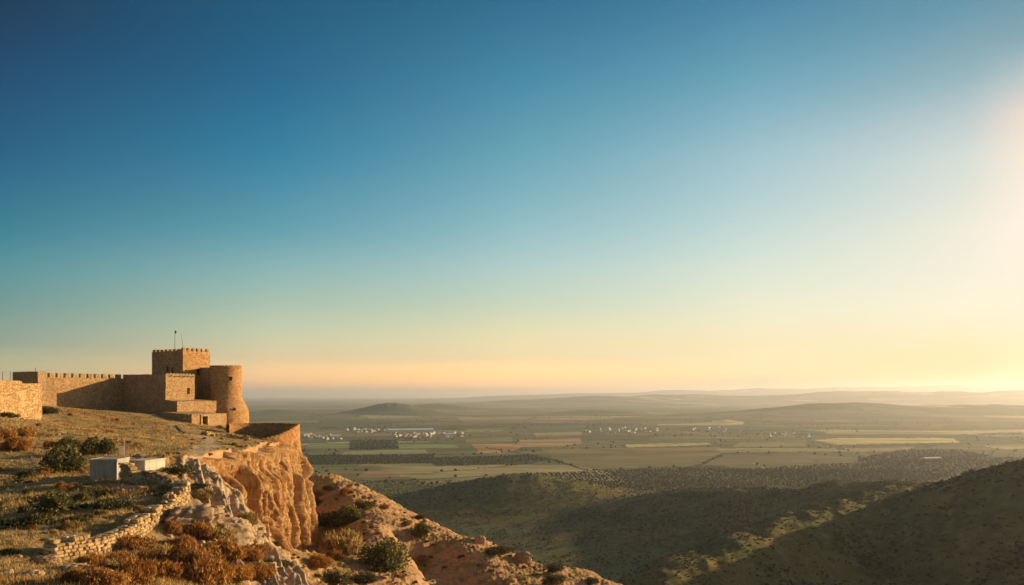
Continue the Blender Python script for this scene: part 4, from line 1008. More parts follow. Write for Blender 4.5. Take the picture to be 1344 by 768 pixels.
# ================================================================ VEGETATION AND STONES ON THE NEAR HILL
def hit_near(px, py, d0=24.0, d1=260.0):
    """first point of the hillside on the line of sight of a photo pixel"""
    D = np.arange(d0, d1, 0.25); x = (px - 672) / FPX * D; z = -(py - HOR) / FPX * D
    g = near_h(x, D); m = np.nonzero(g >= z)[0]
    if len(m) == 0: return None
    i = m[0]; return (float(x[i]), float(D[i]), float(g[i]))
def mat_leaf(name, c1, c2, c3_):
    m = M(name, 0.8, 0.15)
    oi = m.n('ShaderNodeObjectInfo').outputs['Random']
    c = m.ramp(m.attr("tone"), [(0.0, c1), (0.55, c2), (1.0, c3_)])
    c = m.mix(m.math('MULTIPLY', oi, 0.35), c, tuple(v * 0.6 for v in c2))
    tr = m.n('ShaderNodeBsdfTranslucent'); m.l(c, tr.inputs[0]); m.l(c, m.b.inputs['Base Color'])
    mx = m.n('ShaderNodeMixShader'); mx.inputs[0].default_value = 0.25; m.l(m.b.outputs[0], mx.inputs[1]); m.l(tr.outputs[0], mx.inputs[2])
    out = [n for n in m.N if n.type == 'OUTPUT_MATERIAL'][0]; m.l(mx.outputs[0], out.inputs[0])
    return m.m
ML_GREEN = mat_leaf("leaf_green", (0.06, 0.064, 0.02), (0.14, 0.13, 0.04), (0.27, 0.21, 0.07))
ML_OLIVE = mat_leaf("leaf_olive", (0.05, 0.05, 0.02), (0.12, 0.11, 0.042), (0.22, 0.18, 0.07))
ML_DRY = mat_leaf("leaf_rust", (0.2, 0.075, 0.018), (0.42, 0.19, 0.045), (0.6, 0.33, 0.095))
ML_GOLD = mat_leaf("leaf_gold", (0.2, 0.12, 0.035), (0.42, 0.28, 0.09), (0.58, 0.42, 0.17))
MTWIG = mat_plain_col("twig", (0.1, 0.065, 0.035), (0.17, 0.11, 0.06), 6)
def leaf_cloud(seed, n, wid, hgt, leaf, lobes, upright=0.0, flat=1.0):
    """many small leaf faces gathered in uneven clumps over a low dome; unit about 1 across"""
    g = np.random.default_rng(seed)
    cl = []
    for i in range(lobes):
        a = g.uniform(0, 2 * math.pi); rr = math.sqrt(g.uniform(0, 1)) * wid * 0.36
        s = g.uniform(0.13, 0.27) * wid; z = hgt * (0.18 + 0.55 * g.random() * (1 - (rr / (wid * 0.42)) ** 2 * 0.8))
        cl.append((rr * math.cos(a), rr * math.sin(a), z, s, s * flat * g.uniform(0.7, 1.0)))
    cl = np.array(cl); k = g.integers(0, lobes, n)
    v = g.normal(size=(n, 3)); v /= np.linalg.norm(v, axis=1)[:, None]; rad = g.uniform(0.35, 1.0, n) ** 0.55 * (1 + 0.25 * g.normal(size=n) * 0.6)
    c = cl[k, :3] + v * np.stack([cl[k, 3], cl[k, 3], cl[k, 4]], 1) * rad[:, None]
    c[:, 2] = np.maximum(c[:, 2], g.uniform(0, 0.06, n) * hgt)
    d = g.normal(size=(n, 3)); d[:, 2] = np.abs(d[:, 2]) + upright; d /= np.linalg.norm(d, axis=1)[:, None]
    e = np.cross(d, g.normal(size=(n, 3))); e /= np.linalg.norm(e, axis=1)[:, None] + 1e-9
    L = leaf * g.uniform(0.6, 1.5, n)[:, None]; W = L * (0.45 if upright < 1 else 0.16)
    V = np.stack([c - e * W, c + d * L * 0.1 + e * W, c + d * L], 1).reshape(-1, 3)
    F = np.arange(3 * n).reshape(-1, 3)
    tone = np.clip(0.45 + 0.22 * g.normal(size=n) + (g.random(lobes)[k] - 0.5) * 0.8, 0, 1)
    return V, F, np.repeat(tone, 3)
def shrub_proto(name, seed, mat, n, hgt, leaf, lobes, upright=0.0, flat=1.0, stems=7):
    V, F, t = leaf_cloud(seed, n, 1.0, hgt, leaf, lobes, upright, flat)
    me = mesh_np(name, V, F); attr(me, "tone", t); me.materials.append(mat)
    g = random.Random(seed); bm = bmesh.new()
    for i in range(stems):
        a = g.uniform(0, 6.28); q = Vector((math.cos(a) * g.uniform(.1, .34), math.sin(a) * g.uniform(.1, .34), hgt * g.uniform(.4, .75))); p = Vector((0.04 * math.cos(a), 0.04 * math.sin(a), -0.08))
        r = bmesh.ops.create_cone(bm, segments=5, radius1=0.018, radius2=0.006, depth=(q - p).length)
        bmesh.ops.transform(bm, matrix=Matrix.Translation((p + q) / 2) @ (q - p).to_track_quat('Z', 'Y').to_matrix().to_4x4(), verts=r['verts'])
    sm = bpy.data.meshes.new("stems"); bm.to_mesh(sm); bm.free(); sm.materials.append(MTWIG)
    return me, sm
PROTO = {
 'green': [shrub_proto("green_shrub", 11 + i, ML_GREEN, 2600, 0.62, 0.05, 13) for i in range(3)],
 'olive': [shrub_proto("olive_shrub", 21 + i, ML_OLIVE, 2200, 0.5, 0.05, 12) for i in range(3)],
 'low': [shrub_proto("low_shrub", 31 + i, ML_OLIVE, 2000, 0.2, 0.04, 16, 0.6, 0.32) for i in range(3)],
 'dry': [shrub_proto("dry_shrub", 41 + i, ML_DRY, 3000, 0.5, 0.085, 12, 1.4) for i in range(4)],
 'gold': [shrub_proto("golden_shrub", 51 + i, ML_GOLD, 2400, 0.45, 0.09, 11, 1.6) for i in range(3)],
}
NAMES = {'green': ("green_shrub", "shrub"), 'olive': ("olive_shrub", "shrub"), 'low': ("low_shrub", "shrub"), 'dry': ("dry_bush", "bush"), 'gold': ("golden_bush", "bush")}
SHR = [  # column, row of the foot, width in photo pixels, kind, label, height factor
 (82, 618, 54, 'green', "large round dark green shrub left of the grey concrete cistern", 1.0),
 (129, 597, 42, 'green', "dark green shrub on the slope behind the grey cistern and left of the small sign", 1.0),
 (89, 588, 30, 'green', "small green shrub touching the left side of the shrub behind the cistern", 0.8),
 (35, 628, 28, 'olive', "small olive shrub in the shade line left of the largest round shrub", 0.9),
 (71, 674, 58, 'green', "broad dark shrub in the middle of the terrace inside the dry stone wall", 0.85),
 (110, 660, 26, 'green', "rounded green shrub beside the broad dark shrub on the terrace", 1.0),
 (136, 652, 28, 'olive', "low olive shrub on the terrace nearest to the grey cistern", 0.8),
 (146, 667, 50, 'low', "flat spreading green plant on the terrace facing the dry stone wall", 1.3),
 (42, 688, 52, 'low', "pale low spreading plant in front of the broad dark terrace shrub", 1.2),
 (10, 689, 34, 'low', "low green plant on the terrace at the left picture edge", 1.3),
 (100, 683, 30, 'low', "thin flat tuft plant between terrace shrubs and the stone wall", 0.9),
 (215, 652, 28, 'low', "short grey green plant just inside the corner of the dry stone wall", 1.0),
 (232, 622, 46, 'low', "wide low green plant right of the pale cistern", 1.1),
 (10, 729, 30, 'low', "low green plant on the bare ground in the bottom left corner", 1.2),
 (10, 548, 26, 'low', "low green plant under the pale wall at the left edge", 1.4),
 (56, 542, 40, 'low', "strip of low green growth at the foot of the curtain wall", 1.2),
 (27, 538, 11, 'gold', "small upright dry plant in front of the pale wall", 2.2),
 (24, 591, 36, 'dry', "rusty bush on the left slope above the small olive shrub", 0.9),
 (6, 577, 28, 'dry', "rusty bush at the left picture edge below the pale wall", 1.0),
 (34, 572, 26, 'dry', "dull brown bush on the upper left slope", 0.9),
 (66, 588, 18, 'dry', "little orange bush beside the green shrubs of the left slope", 1.0),
 (405, 668, 30, 'green', "dark green shrub close against the right foot of the cliff", 1.1),
 (436, 690, 46, 'olive', "olive shrub below the cliff, left of the darkest spur shrub", 0.9),
 (458, 687, 38, 'green', "darkest green shrub of the rocky spur beside the cliff", 1.1),
 (476, 669, 24, 'green', "green shrub on the spur above the darkest shrub", 0.9),
 (433, 643, 17, 'olive', "small olive shrub near the top of the rocky spur", 0.9),
 (455, 649, 19, 'dry', "brown bush near the top of the rocky spur", 0.8),
 (505, 746, 60, 'green', "biggest green shrub on the orange spur near the lower picture edge", 1.1),
 (553, 705, 28, 'green', "round green shrub on the bare crest of the orange spur", 1.1),
 (551, 681, 16, 'olive', "tiny olive shrub on the skyline of the orange spur", 0.8),
 (655, 727, 36, 'low', "strip of low green growth on the far side of the spur crest", 1.2),
 (505, 668, 13, 'dry', "tiny dark bush on the upper skyline of the spur", 0.9),
 (535, 690, 15, 'dry', "tiny brown bush between two green shrubs of the spur crest", 0.8),
 (727, 750, 24, 'olive', "small olive shrub on the low right end of the spur", 0.9),
 (728, 767, 26, 'green', "dark shrub at the lower picture edge on the right end of the spur", 0.9),
 (777, 766, 18, 'olive', "last small shrub at the right tip of the spur", 0.9),
 (455, 722, 58, 'gold', "wide golden bush in the hollow between cliff and big spur shrub", 1.0),
 (440, 766, 40, 'olive', "olive shrub at the lower picture edge below the cliff", 0.9),
 (420, 744, 32, 'dry', "rust coloured bush below the foot of the cliff", 0.9),
 (440, 735, 26, 'dry', "smaller rust coloured bush in the hollow right of the cliff foot", 0.9),
 (480, 764, 34, 'olive', "olive shrub below the biggest spur shrub", 0.8),
 (548, 740, 22, 'dry', "brown bush in the shaded gully of the spur", 0.8),
 (415, 652, 16, 'dry', "small brown bush high up beside the cliff edge", 0.9),
 (322, 690, 30, 'gold', "golden grass bush on the rock slab under the cliff", 1.1),
 (268, 655, 26, 'gold', "golden bush on the path outside the wall corner", 1.0),
 (262, 640, 26, 'low', "low green plant outside the wall corner", 1.0),
]
DRYB = [(140, 768, 60), (175, 764, 64), (120, 745, 40), (205, 735, 56), (178, 722, 40), (235, 722, 54), (250, 748, 60), (215, 762, 60), (272, 765, 66), (290, 735, 54), (262, 705, 44), (325, 738, 46), (310, 762, 54), (232, 700, 36), (345, 760, 40), (155, 738, 40), (95, 764, 36), (288, 712, 40), (340, 725, 30), (196, 748, 48)]
rs = random.Random(5); cnt = {}
def put(kind, pos, wpx, hf, label, group=None, k=None):
    i = cnt.get(kind, 0); cnt[kind] = i + 1
    fm, sm = PROTO[kind][(i if k is None else k) % len(PROTO[kind])]
    W = wpx / FPX * pos[1] * 1.12
    o = bpy.data.objects.new(NAMES[kind][0], fm); COL.objects.link(o); o.location = (pos[0], pos[1], pos[2] - 0.03 * W); o.rotation_euler = (0, 0, rs.uniform(0, 6.28)); o.scale = (W, W, W * hf)
    reg(o, label, NAMES[kind][1], group)
    s = bpy.data.objects.new("stems", sm); COL.objects.link(s); s.parent = o
    return o
for px, py, w, kind, lab, hf in SHR:
    h = hit_near(px, py)
    if h: put(kind, h, w, hf, lab)
for px, py, w in DRYB:
    h = hit_near(px, py, 24, 75)
    if h: put('dry' if rs.random() < 0.7 else 'gold', h, w * rs.uniform(0.75, 1.1), rs.uniform(0.75, 1.05), "rusty dry bush in the thicket below the dry stone wall", "rusty bushes below the dry stone wall")
# small dry tussocks all over the slopes
n_t = 0
for i in range(2400):
    if n_t >= 260: break
    px, py = rs.uniform(-20, 820), rs.uniform(545, 768); h = hit_near(px, py)
    if not h: continue
    x, y, z = h; d, _ = polydist(np.array([x]), np.array([y]), EDGE); wd, _ = polydist(np.array([x]), np.array([y]), WALL)
    if abs(wd[0]) < 1.0 or (-5 < d[0] < 2.5 and rs.random() < 0.85) or (d[0] > 0 and y > 172): continue
    if d[0] > 0 and rs.random() < 0.45: continue
    kind = rs.choice(['dry', 'gold', 'gold', 'low', 'olive']) if d[0] > 0 else rs.choice(['dry', 'gold', 'olive', 'green', 'green'])
    put(kind, h, rs.uniform(0.35, 1.1) / y * FPX, rs.uniform(0.7, 1.1), {'dry': "small rusty tussock scattered on the slope", 'gold': "small golden tussock scattered on the slope", 'low': "little flat green plant scattered on the slope", 'olive': "little olive tussock scattered on the slope", 'green': "little dark green tussock on the rocky spur"}[kind], {'dry': "rusty tussocks on the slopes", 'gold': "golden tussocks on the slopes", 'low': "little flat plants on the slopes", 'olive': "olive tussocks on the slopes", 'green': "dark green tussocks on the spur"}[kind])
    n_t += 1

def build_grass():
    g = np.random.default_rng(77); n = 110000
    a = np.radians(g.uniform(-34, 9, n)); r = np.exp(g.uniform(math.log(30), math.log(205), n)); x = r * np.sin(a); y = r * np.cos(a)
    e = 0.15; h = near_h(x, y); hx = (near_h(x + e, y) - h) / e; hy = (near_h(x, y + e) - h) / e
    rock, dry, green, slab = near_masks(x, y, h, hx, hy); d, _ = polydist(x, y, EDGE); wd, _ = polydist(x, y, WALL)
    pat = fbm2(x / 4, y / 4, 3, 130)
    pd, _ = polydist(x, y, PATH); keep_ = ((np.abs(pd) > 1.3) | (g.random(n) < 0.15)) & (rock < 0.35 + 0.3 * (d < -5)) & (np.abs(wd) > 0.75) & (g.random(n) < np.clip(0.55 + 1.2 * pat, 0.12, 1)) & (h > -75) & (np.hypot(x + 66, y - 205) > 14) & ((d > 0.6) | (d < -5))
    x, y, h, r, dry, green = (q[keep_] for q in (x, y, h, r, dry, green)); n = len(x); B = 4
    X = np.repeat(x, B) + g.normal(0, 0.12, n * B); Y = np.repeat(y, B) + g.normal(0, 0.12, n * B); Z = np.repeat(h, B) - 0.03; RR = np.repeat(r, B)
    hb = g.uniform(0.1, 0.3, n * B) * (1 + 0.5 * np.repeat(dry, B)); wb = np.maximum(0.012, RR * 0.00035); th = g.uniform(0, math.pi, n * B)
    lean = g.normal(0, 0.1, (n * B, 2)) + np.array([-0.05, 0.02])
    V = np.stack([np.stack([X - wb * np.cos(th), Y - wb * np.sin(th), Z], -1), np.stack([X + wb * np.cos(th), Y + wb * np.sin(th), Z], -1), np.stack([X + lean[:, 0], Y + lean[:, 1], Z + hb], -1)], 1).reshape(-1, 3)
    me = mesh_np("dry_grass", V, np.arange(3 * n * B).reshape(-1, 3))
    hue = np.clip(np.repeat(dry, B) * 0.6 + g.normal(0, 0.12, n * B), 0, 1); attr(me, "hue", np.repeat(hue, 3)); attr(me, "tone", np.repeat(g.random(n * B), 3)); attr(me, "green", np.repeat(np.repeat(green, B), 3))
    m = M("grass_blade", 0.8, 0.1)
    c = m.ramp(m.attr("tone"), [(0, (0.25, 0.15, 0.045)), (0.5, (0.45, 0.29, 0.095)), (1, (0.6, 0.43, 0.17))])
    c = m.mix(m.attr("hue"), c, (0.36, 0.17, 0.045)); c = m.mix(m.math('MULTIPLY', m.attr("green"), 0.8), c, (0.1, 0.1, 0.03))
    reg(link("dry_grass", me, m.base(c)), "short dry golden grass covering the hilltop", None, kind="stuff")
build_grass()

# ---- rocks
MROCK = mat_stones("outcrop_rock", [(0, (0.32, 0.21, 0.11)), (1, (0.48, 0.34, 0.2))])
def rock_mesh(name, seed, sx_, sy_, sz_, sub=4, rough=0.3):
    bm = bmesh.new(); bmesh.ops.create_icosphere(bm, subdivisions=sub, radius=0.5); me = bpy.data.meshes.new(name); bm.to_mesh(me); bm.free()
    co = np.empty(len(me.vertices) * 3, np.float32); me.vertices.foreach_get("co", co); co = co.reshape(-1, 3).astype(float)
    co = np.sign(co) * np.abs(co * 2) ** 0.75 / 2
    cx_, cy_, cz_ = co[:, 0] * sx_, co[:, 1] * sy_, co[:, 2] * sz_; m_ = max(sx_, sy_)
    k = 1 + rough * (0.55 * ridge2(co[:, 0] * 2.2 + seed, co[:, 1] * 2.2 + co[:, 2] * 3, 3, 500 + seed) + 0.9 * fbm3(co[:, 0] * 3, co[:, 1] * 3, co[:, 2] * 4, 4, 520 + seed))
    k = k - 0.22 * sstep(0.55, 0.85, ridge2(co[:, 0] * 3.1 + 0.5 * co[:, 2], co[:, 1] * 3.1, 2, 560 + seed)) + 0.07 * ridge2(co[:, 0] * 11, co[:, 1] * 11 + co[:, 2] * 9, 2, 570 + seed)
    lv = co[:, 2] * 4.5 + 0.5 + 0.5 * fbm3(co[:, 0] * 2, co[:, 1] * 2, co[:, 2], 2, 540 + seed); fr = lv - np.floor(lv)
    k = k + 0.16 * (sstep(0, 0.2, fr) * (1 - fr) - 0.25)
    co = co * k[:, None]
    co *= np.array([sx_, sy_, sz_]); me.vertices.foreach_set("co", co.astype(np.float32).ravel()); attr(me, "tone", np.full(len(co), (seed * 0.37) % 1.0)); me.materials.append(MROCK)
    for f in me.polygons: f.use_smooth = True
    me.update(); return me
OUT = [(258, 690, 62, 26, "long dark rock ledge between the wall corner and the dry thicket", 35), (296, 706, 54, 26, "cracked rock ledge at the right end of the dry thicket", 30), (58, 740, 30, 10, "broken pale rock at the near end of the dry stone wall", 15),
 (96, 750, 30, 9, "second broken rock below the near end of the wall", 25), (630, 712, 12, 8, "small round boulder on the spur skyline", 0), (686, 737, 18, 11, "upright boulder on the spur crest with a twin beside it", 0), (705, 737, 15, 6, "flat boulder beside the upright one on the spur crest", 10),
 (40, 757, 26, 7, "pale low rock in the bottom left corner", 10), (176, 643, 26, 5, "flat pale stone slab lying on the terrace inside the wall", 5)]
for i, (px, py, w, h_, lab, rot) in enumerate(OUT):
    h = hit_near(px, py)
    if not h: continue
    s = h[1] / FPX; o = link("rock_outcrop", rock_mesh("rock_outcrop", i + 1, w * s * 1.1, w * s * 0.65, h_ * s * 1.6, 5)); o.location = (h[0], h[1], h[2] + h_ * s * 0.12); o.rotation_euler = (0, 0, R(rot))
    reg(o, lab, "rock")
stones = [rock_mesh("loose_stone", 30 + i, 1, rs.uniform(.6, .9), rs.uniform(.4, .6), 3, 0.35) for i in range(6)]
n_s = 0
for i in range(1500):
    if n_s >= 170: break
    px, py = rs.uniform(-10, 800), rs.uniform(555, 768); h = hit_near(px, py)
    if not h: continue
    x, y, z = h; d, _ = polydist(np.array([x]), np.array([y]), EDGE); wd, _ = polydist(np.array([x]), np.array([y]), WALL)
    if abs(wd[0]) < 0.7 or (d[0] > 0 and y > 172): continue
    if d[0] > 7 and rs.random() < 0.6: continue
    s = rs.uniform(0.18, 0.5) * (1.5 if d[0] < 0 else 1); o = bpy.data.objects.new("loose_stone", stones[i % 6]); COL.objects.link(o)
    o.location = (x, y, z + s * 0.08); o.rotation_euler = (rs.uniform(-.2, .2), rs.uniform(-.2, .2), rs.uniform(0, 6.28)); o.scale = (s, s, s)
    reg(o, "loose pale stone lying on the slope", "stone", "loose stones scattered on the slopes"); n_s += 1

# ================================================================ SCRUB, GROVES AND TOWNS OF THE PLAIN
def ico():
    bm = bmesh.new(); bmesh.ops.create_icosphere(bm, subdivisions=1, radius=0.5); bm.verts.ensure_lookup_table()
    v = np.array([q.co[:] for q in bm.verts]); f = np.array([[q.index for q in t.verts] for t in bm.faces]); bm.free(); return v, f
IV, IF = ico()
ML_SCRUB = mat_leaf("scrub_leaf", (0.028, 0.032, 0.014), (0.055, 0.058, 0.024), (0.11, 0.1, 0.04))
def blob_mesh(name, x, y, z, s, hs, g):
    n = len(x); nv = len(IV)
    v = IV[None] * (1 + 0.3 * g.uniform(-1, 1, (n, nv, 1))); v = v * np.stack([s, s, hs], -1)[:, None, :]
    v[..., 0] += x[:, None]; v[..., 1] += y[:, None]; v[..., 2] += (z + hs * 0.36)[:, None]
    f = (IF[None] + (np.arange(n) * nv)[:, None, None]).reshape(-1, 3)
    me = mesh_np(name, v.reshape(-1, 3), f); attr(me, "tone", np.repeat(g.random(n), nv)); return me
def build_scrub():
    g = np.random.default_rng(99)
    # shrubs of the dark hills
    n = 95000; a = np.radians(g.uniform(-9, 33, n)); r = np.sqrt(g.uniform(330 ** 2, 1000 ** 2, n)); x = r * np.sin(a); y = r * np.cos(a)
    z = plain_h(x, y); hill = z - BASE
    dens = np.clip((hill - 2) / 22, 0.3, 1) * np.clip(0.45 + 1.3 * fbm2(x / 45, y / 45, 3, 360), 0.08, 1)
    cr, _ = polydist(x, y, [p[:2] for p in HILLS[1][0]]); cb, _ = polydist(x, y, [p[:2] for p in HILLS[2][0]])
    dens = np.maximum(dens, 0.6 * sstep(34, 16, np.abs(cr))) * (0.4 + 0.6 * sstep(14, 45, np.abs(cb)))
    k = (g.random(n) < dens); x, y, z, cr = x[k], y[k], z[k], cr[k]; s = (0.7 + 1.7 * g.random(len(x)) ** 1.6) * (0.6 + 0.4 * sstep(14, 40, np.abs(cr)))
    # the 300 largest in view stand as shrubs of their own
    px = 672 + x / y * FPX; py = HOR - z / y * FPX
    vis = (px > 700) & (px < 1344) & (py < 768) & (py > 600)
    order = np.argsort(-(s / y) * vis)[:290]; rest = np.setdiff1d(np.arange(len(x)), order)
    protos = []
    for i in range(4):
        V, F, t = leaf_cloud(700 + i, 420, 1.0, 0.7, 0.11, 8); me = mesh_np("hill_shrub", V, F); attr(me, "tone", t); me.materials.append(ML_SCRUB); protos.append(me)
    for j, i in enumerate(order):
        o = bpy.data.objects.new("hill_shrub", protos[j % 4]); COL.objects.link(o); q = s[i] * 1.25
        o.location = (x[i], y[i], z[i] - 0.1); o.scale = (q, q, q * g.uniform(.7, 1.1)); o.rotation_euler = (0, 0, g.uniform(0, 6.28))
        reg(o, "dark rounded shrub dotted over the shadowed hill on the right", "shrub", "shrubs dotted over the shadowed hill on the right")
    me = blob_mesh("scrub", x[rest], y[rest], z[rest], s[rest], s[rest] * g.uniform(.5, .85, len(rest)), g)
    reg(link("scrub", me, ML_SCRUB), "dark scrub covering the hills below the castle", None, kind="stuff")
    # olive groves: mound and near plain
    xs, ys, ss = [], [], []
    X0, X1, Y0, Y1 = -420, 420, 900, 1500; sp = 7.0
    gx, gy = np.meshgrid(np.arange(X0, X1, sp), np.arange(Y0, Y1, sp)); gx = gx.ravel() + g.uniform(-3.2, 3.2, gx.size); gy = gy.ravel() + g.uniform(-2.2, 2.2, gy.size)
    k = (g.random(gx.size) < 0.72) & (np.hypot(gx, gy) > 985) & (gx > -0.36 * gy) & (plain_h(gx, gy) - BASE > 1.5 * 0 - 30); xs.append(gx[k]); ys.append(gy[k]); ss.append(g.uniform(1.3, 2.9, k.sum()))
    for poly, spc, sz in (([(405, 598), (569, 597.5), (569, 609), (400, 611)], 10, 4.4), ([(569, 601), (700, 599), (722, 604), (650, 610), (569, 611)], 9.5, 4.2), ([(461, 577.5), (521, 577.5), (524, 590), (458, 590)], 17, 7),
                          ([(700, 622), (770, 620), (905, 614), (1060, 617), (1200, 615), (1240, 625), (1150, 650), (900, 652), (800, 640)], 8.2, 3.7), ([(1126, 600), (1180, 589), (1260, 589), (1300, 597), (1200, 612), (1130, 612)], 13, 5), ([(940, 617), (1290, 600), (1344, 600), (1344, 625), (1100, 640)], 11, 4.4)):
        gp = np.array([gxy(*p) for p in poly]); gx, gy = np.meshgrid(np.arange(gp[:, 0].min(), gp[:, 0].max(), spc), np.arange(gp[:, 1].min(), gp[:, 1].max(), spc)); gx = gx.ravel() + g.uniform(-0.33, 0.33, gx.size) * spc; gy = gy.ravel() + g.uniform(-1.5, 1.5, gy.size)
        ins = np.zeros(gx.shape, bool)
        for (x0, y0), (x1, y1) in zip(gp, np.roll(gp, -1, 0)): ins ^= ((y0 > gy) != (y1 > gy)) & (gx < (x1 - x0) * (gy - y0) / (y1 - y0 + 1e-9) + x0)
        ins &= g.random(gx.size) < 0.88
        xs.append(gx[ins]); ys.append(gy[ins]); ss.append(g.uniform(0.75, 1.2, ins.sum()) * sz)
    # hedgerow trees strung along tracks and field corners
    for line, wd, colr in TRACKS:
        q = [gxy(*p) for p in line]
        for (x0, y0), (x1, y1) in zip(q[:-1], q[1:]):
            nn = int(math.hypot(x1 - x0, y1 - y0) / 26); t = g.random(nn); k = g.random(nn) < 0.6
            xs.append((x0 + (x1 - x0) * t + g.normal(0, 5, nn))[k]); ys.append((y0 + (y1 - y0) * t + g.normal(0, 5, nn))[k]); ss.append(g.uniform(3, 7, k.sum()))
    nn = 2600; a = np.radians(g.uniform(-18, 32, nn)); r = np.exp(g.uniform(math.log(1400), math.log(7500), nn)); X = r * np.sin(a); Y = r * np.cos(a)
    fa_ = field_map(X, Y, np.hypot(X, Y))[1]
    k = (fa_ < 0.5) & ((fbm2(X / 500, Y / 500, 3, 370) + g.uniform(-.25, .25, nn)) > 0.05); xs.append(X[k]); ys.append(Y[k]); ss.append(g.uniform(3.5, 8, k.sum()))
    x, y, s = np.concatenate(xs), np.concatenate(ys), np.concatenate(ss); z = plain_h(x, y)
    me = blob_mesh("olive_grove", x, y, z, s, s * g.uniform(.65, .9, len(x)), g)
    reg(link("olive_grove", me, ML_SCRUB), "olive groves and hedges far below on the mound and plain", None, kind="stuff")
build_scrub()

MWHITE = mat_plain_col("whitewash", (0.6, 0.56, 0.49), (0.72, 0.68, 0.6), 0.3); MCREAM = mat_plain_col("cream_render", (0.5, 0.43, 0.33), (0.6, 0.52, 0.4), 0.3)
MTILE = mat_plain_col("roof_tile", (0.3, 0.17, 0.1), (0.4, 0.24, 0.15), 0.5); MSHEET = mat_plain_col("roof_sheet", (0.6, 0.58, 0.55), (0.75, 0.72, 0.68), 0.3)
def house(name, L, W, H, rh, wall, roof):
    bm = bmesh.new(); bmesh.ops.create_cube(bm, size=1.0)
    for v in bm.verts: v.co = Vector((v.co.x * L, v.co.y * W, (v.co.z + .5) * (H + 3) - 3))
    me = bpy.data.meshes.new(name); bm.to_mesh(me); bm.free(); me.materials.append(wall)
    e = 0.5; l, w = L / 2 + e, W / 2 + e
    V = [(-l, -w, H - .1), (l, -w, H - .1), (l, w, H - .1), (-l, w, H - .1), (-l, 0, H + rh), (l, 0, H + rh)]
    rm = bpy.data.meshes.new("roof"); rm.from_pydata(V, [], [(0, 1, 5, 4), (2, 3, 4, 5), (0, 4, 3), (1, 2, 5), (3, 2, 1, 0)]); rm.materials.append(roof)
    dm = bpy.data.meshes.new("window"); dv, df = [], []
    for sx_ in (-1, 0, 1):
        for sgn in (-1, 1):
            b = len(dv); xx = sx_ * L * .3; yy = sgn * (W / 2 + .03); dv += [(xx - .6, yy, 1.2), (xx + .6, yy, 1.2), (xx + .6, yy, 2.7), (xx - .6, yy, 2.7)]; df.append((b, b + 1, b + 2, b + 3) if sgn < 0 else (b + 3, b + 2, b + 1, b))
    dm.from_pydata(dv, [], df); dm.materials.append(MDARK)
    return me, rm, dm
def place_house(name, meshes, px, py, rz, label, cat, group=None, sc=1.0):
    x, y = gxy(px, py)
    for _ in range(4):
        z = float(plain_h(np.array([x]), np.array([y]))[0]); D = -z * FPX / (py - HOR); x, y = (px - 672) / FPX * D, D
    o = bpy.data.objects.new(name, meshes[0]); COL.objects.link(o); o.location = (x, y, z); o.rotation_euler = (0, 0, rz); o.scale = (sc, sc, sc); reg(o, label, cat, group)
    for nm, m in (("roof", meshes[1]), ("window", meshes[2])):
        c = bpy.data.objects.new(nm, m); COL.objects.link(c); c.parent = o
HT = [("white_house", house("white_house", 15, 10, 6.5, 2.0, MWHITE, MTILE), "small white house with tiled roof"), ("cream_house", house("cream_house", 13, 10, 6, 2.2, MCREAM, MTILE), "small cream house with tiled roof"),
      ("white_shed", house("white_shed", 34, 16, 7, 2.0, MWHITE, MSHEET), "long white shed with pale sheet roof"), ("white_house", house("white_house", 18, 11, 9, 1.6, MWHITE, MSHEET), "taller white house with pale roof")]
rh_ = random.Random(21)
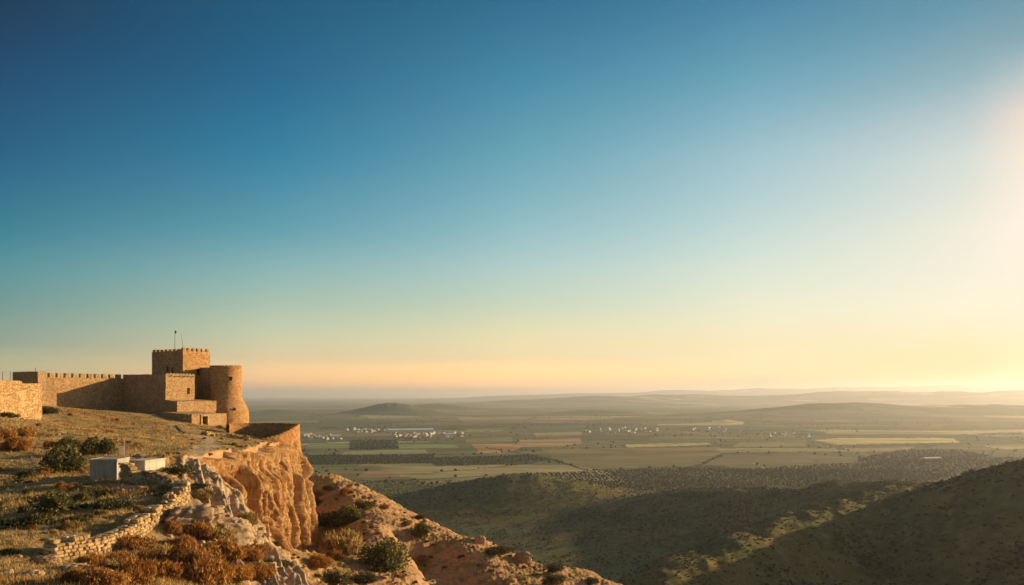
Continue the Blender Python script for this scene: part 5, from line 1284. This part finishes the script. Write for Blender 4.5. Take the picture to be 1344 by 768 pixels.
for town, (x0, x1, y0, y1, n) in {"the town left of the long white hall": (456, 504, 562.5, 568, 34), "the town below the long white hall": (505, 606, 568, 575, 52), "the village close to the cliff": (392, 446, 570, 577.5, 22),
        "the town in the middle of the plain": (768, 862, 560.5, 568.5, 30), "the village on the right of the plain": (990, 1060, 567.5, 574.5, 20), "the hamlet beside the small cone hill": (905, 985, 561.5, 566.5, 16)}.items():
    for i in range(n):
        nm, ms, lb = HT[rh_.choice([0, 0, 0, 1, 1, 2, 3, 3])]
        place_house(nm, ms, min(max(rh_.gauss((x0 + x1) / 2, (x1 - x0) / 3), x0), x1), rh_.uniform(y0, y1), rh_.choice([0.8, 2.37]) + rh_.gauss(0, 0.15), f"{lb} in {town}", "house" if "house" in nm else "shed", f"{nm.replace('_', ' ')}s of {town}", rh_.uniform(0.45, 0.8))
place_house("white_hall", house("white_hall", 190, 60, 9, 3, MWHITE, MSHEET), 538, 566.4, 0.3, "very long white hall in the distant town", "hall")
place_house("greenhouse", house("greenhouse", 52, 16, 4, 1.5, MWHITE, MSHEET), 1222, 603, 0.4, "lone long white greenhouse on the plain by the dark hill", "greenhouse")
for i, (px, py, w) in enumerate([(470, 566.5, 40), (590, 571.5, 44), (440, 574, 36)]):
    place_house("white_hall", house("white_hall", w, 20, 7, 2, MWHITE, MSHEET), px, py, 0.4, ["white hall at the left end of the distant town", "white hall at the right end of the distant town", "white hall in the village close to the cliff"][i], "hall")
# ---------------------------------------------------------------- the evening air over the plain
def build_haze():
    W = 62000.0
    lo, hi = -160.0, 0.0
    for ob in SC.objects:
        if ob.type == 'MESH' and ob.parent is None and not ob.rotation_euler.x:
            zs = [ob.location.z + c[2] * ob.scale.z for c in ob.bound_box]; lo = min(lo, min(zs)); hi = max(hi, max(zs))
    lo -= 1.0; hi = max(hi, 280.0) + 4.0
    bm = bmesh.new(); bmesh.ops.create_cube(bm, size=1.0)
    me = bpy.data.meshes.new("haze"); bm.to_mesh(me); bm.free()
    o = link("haze", me); o.scale = (2 * W, 2 * W, hi - lo); o.location = (0, 0, (hi + lo) / 2)
    m = bpy.data.materials.new("haze_air"); m.use_nodes = True; nt = m.node_tree
    for n in list(nt.nodes):
        if n.type == 'BSDF_PRINCIPLED': nt.nodes.remove(n)
    out = [n for n in nt.nodes if n.type == 'OUTPUT_MATERIAL'][0]
    v = nt.nodes.new('ShaderNodeVolumePrincipled'); v.inputs['Density'].default_value = HAZE_D
    v.inputs['Color'].default_value = (0.93, 0.94, 0.95, 1); v.inputs['Anisotropy'].default_value = 0.58
    nt.links.new(v.outputs[0], out.inputs['Volume']); me.materials.append(m)
    reg(o, None, None, kind="stuff"); o["label"] = "pale evening haze lying over the plain"
HAZE_D = 5.2e-5
build_haze()
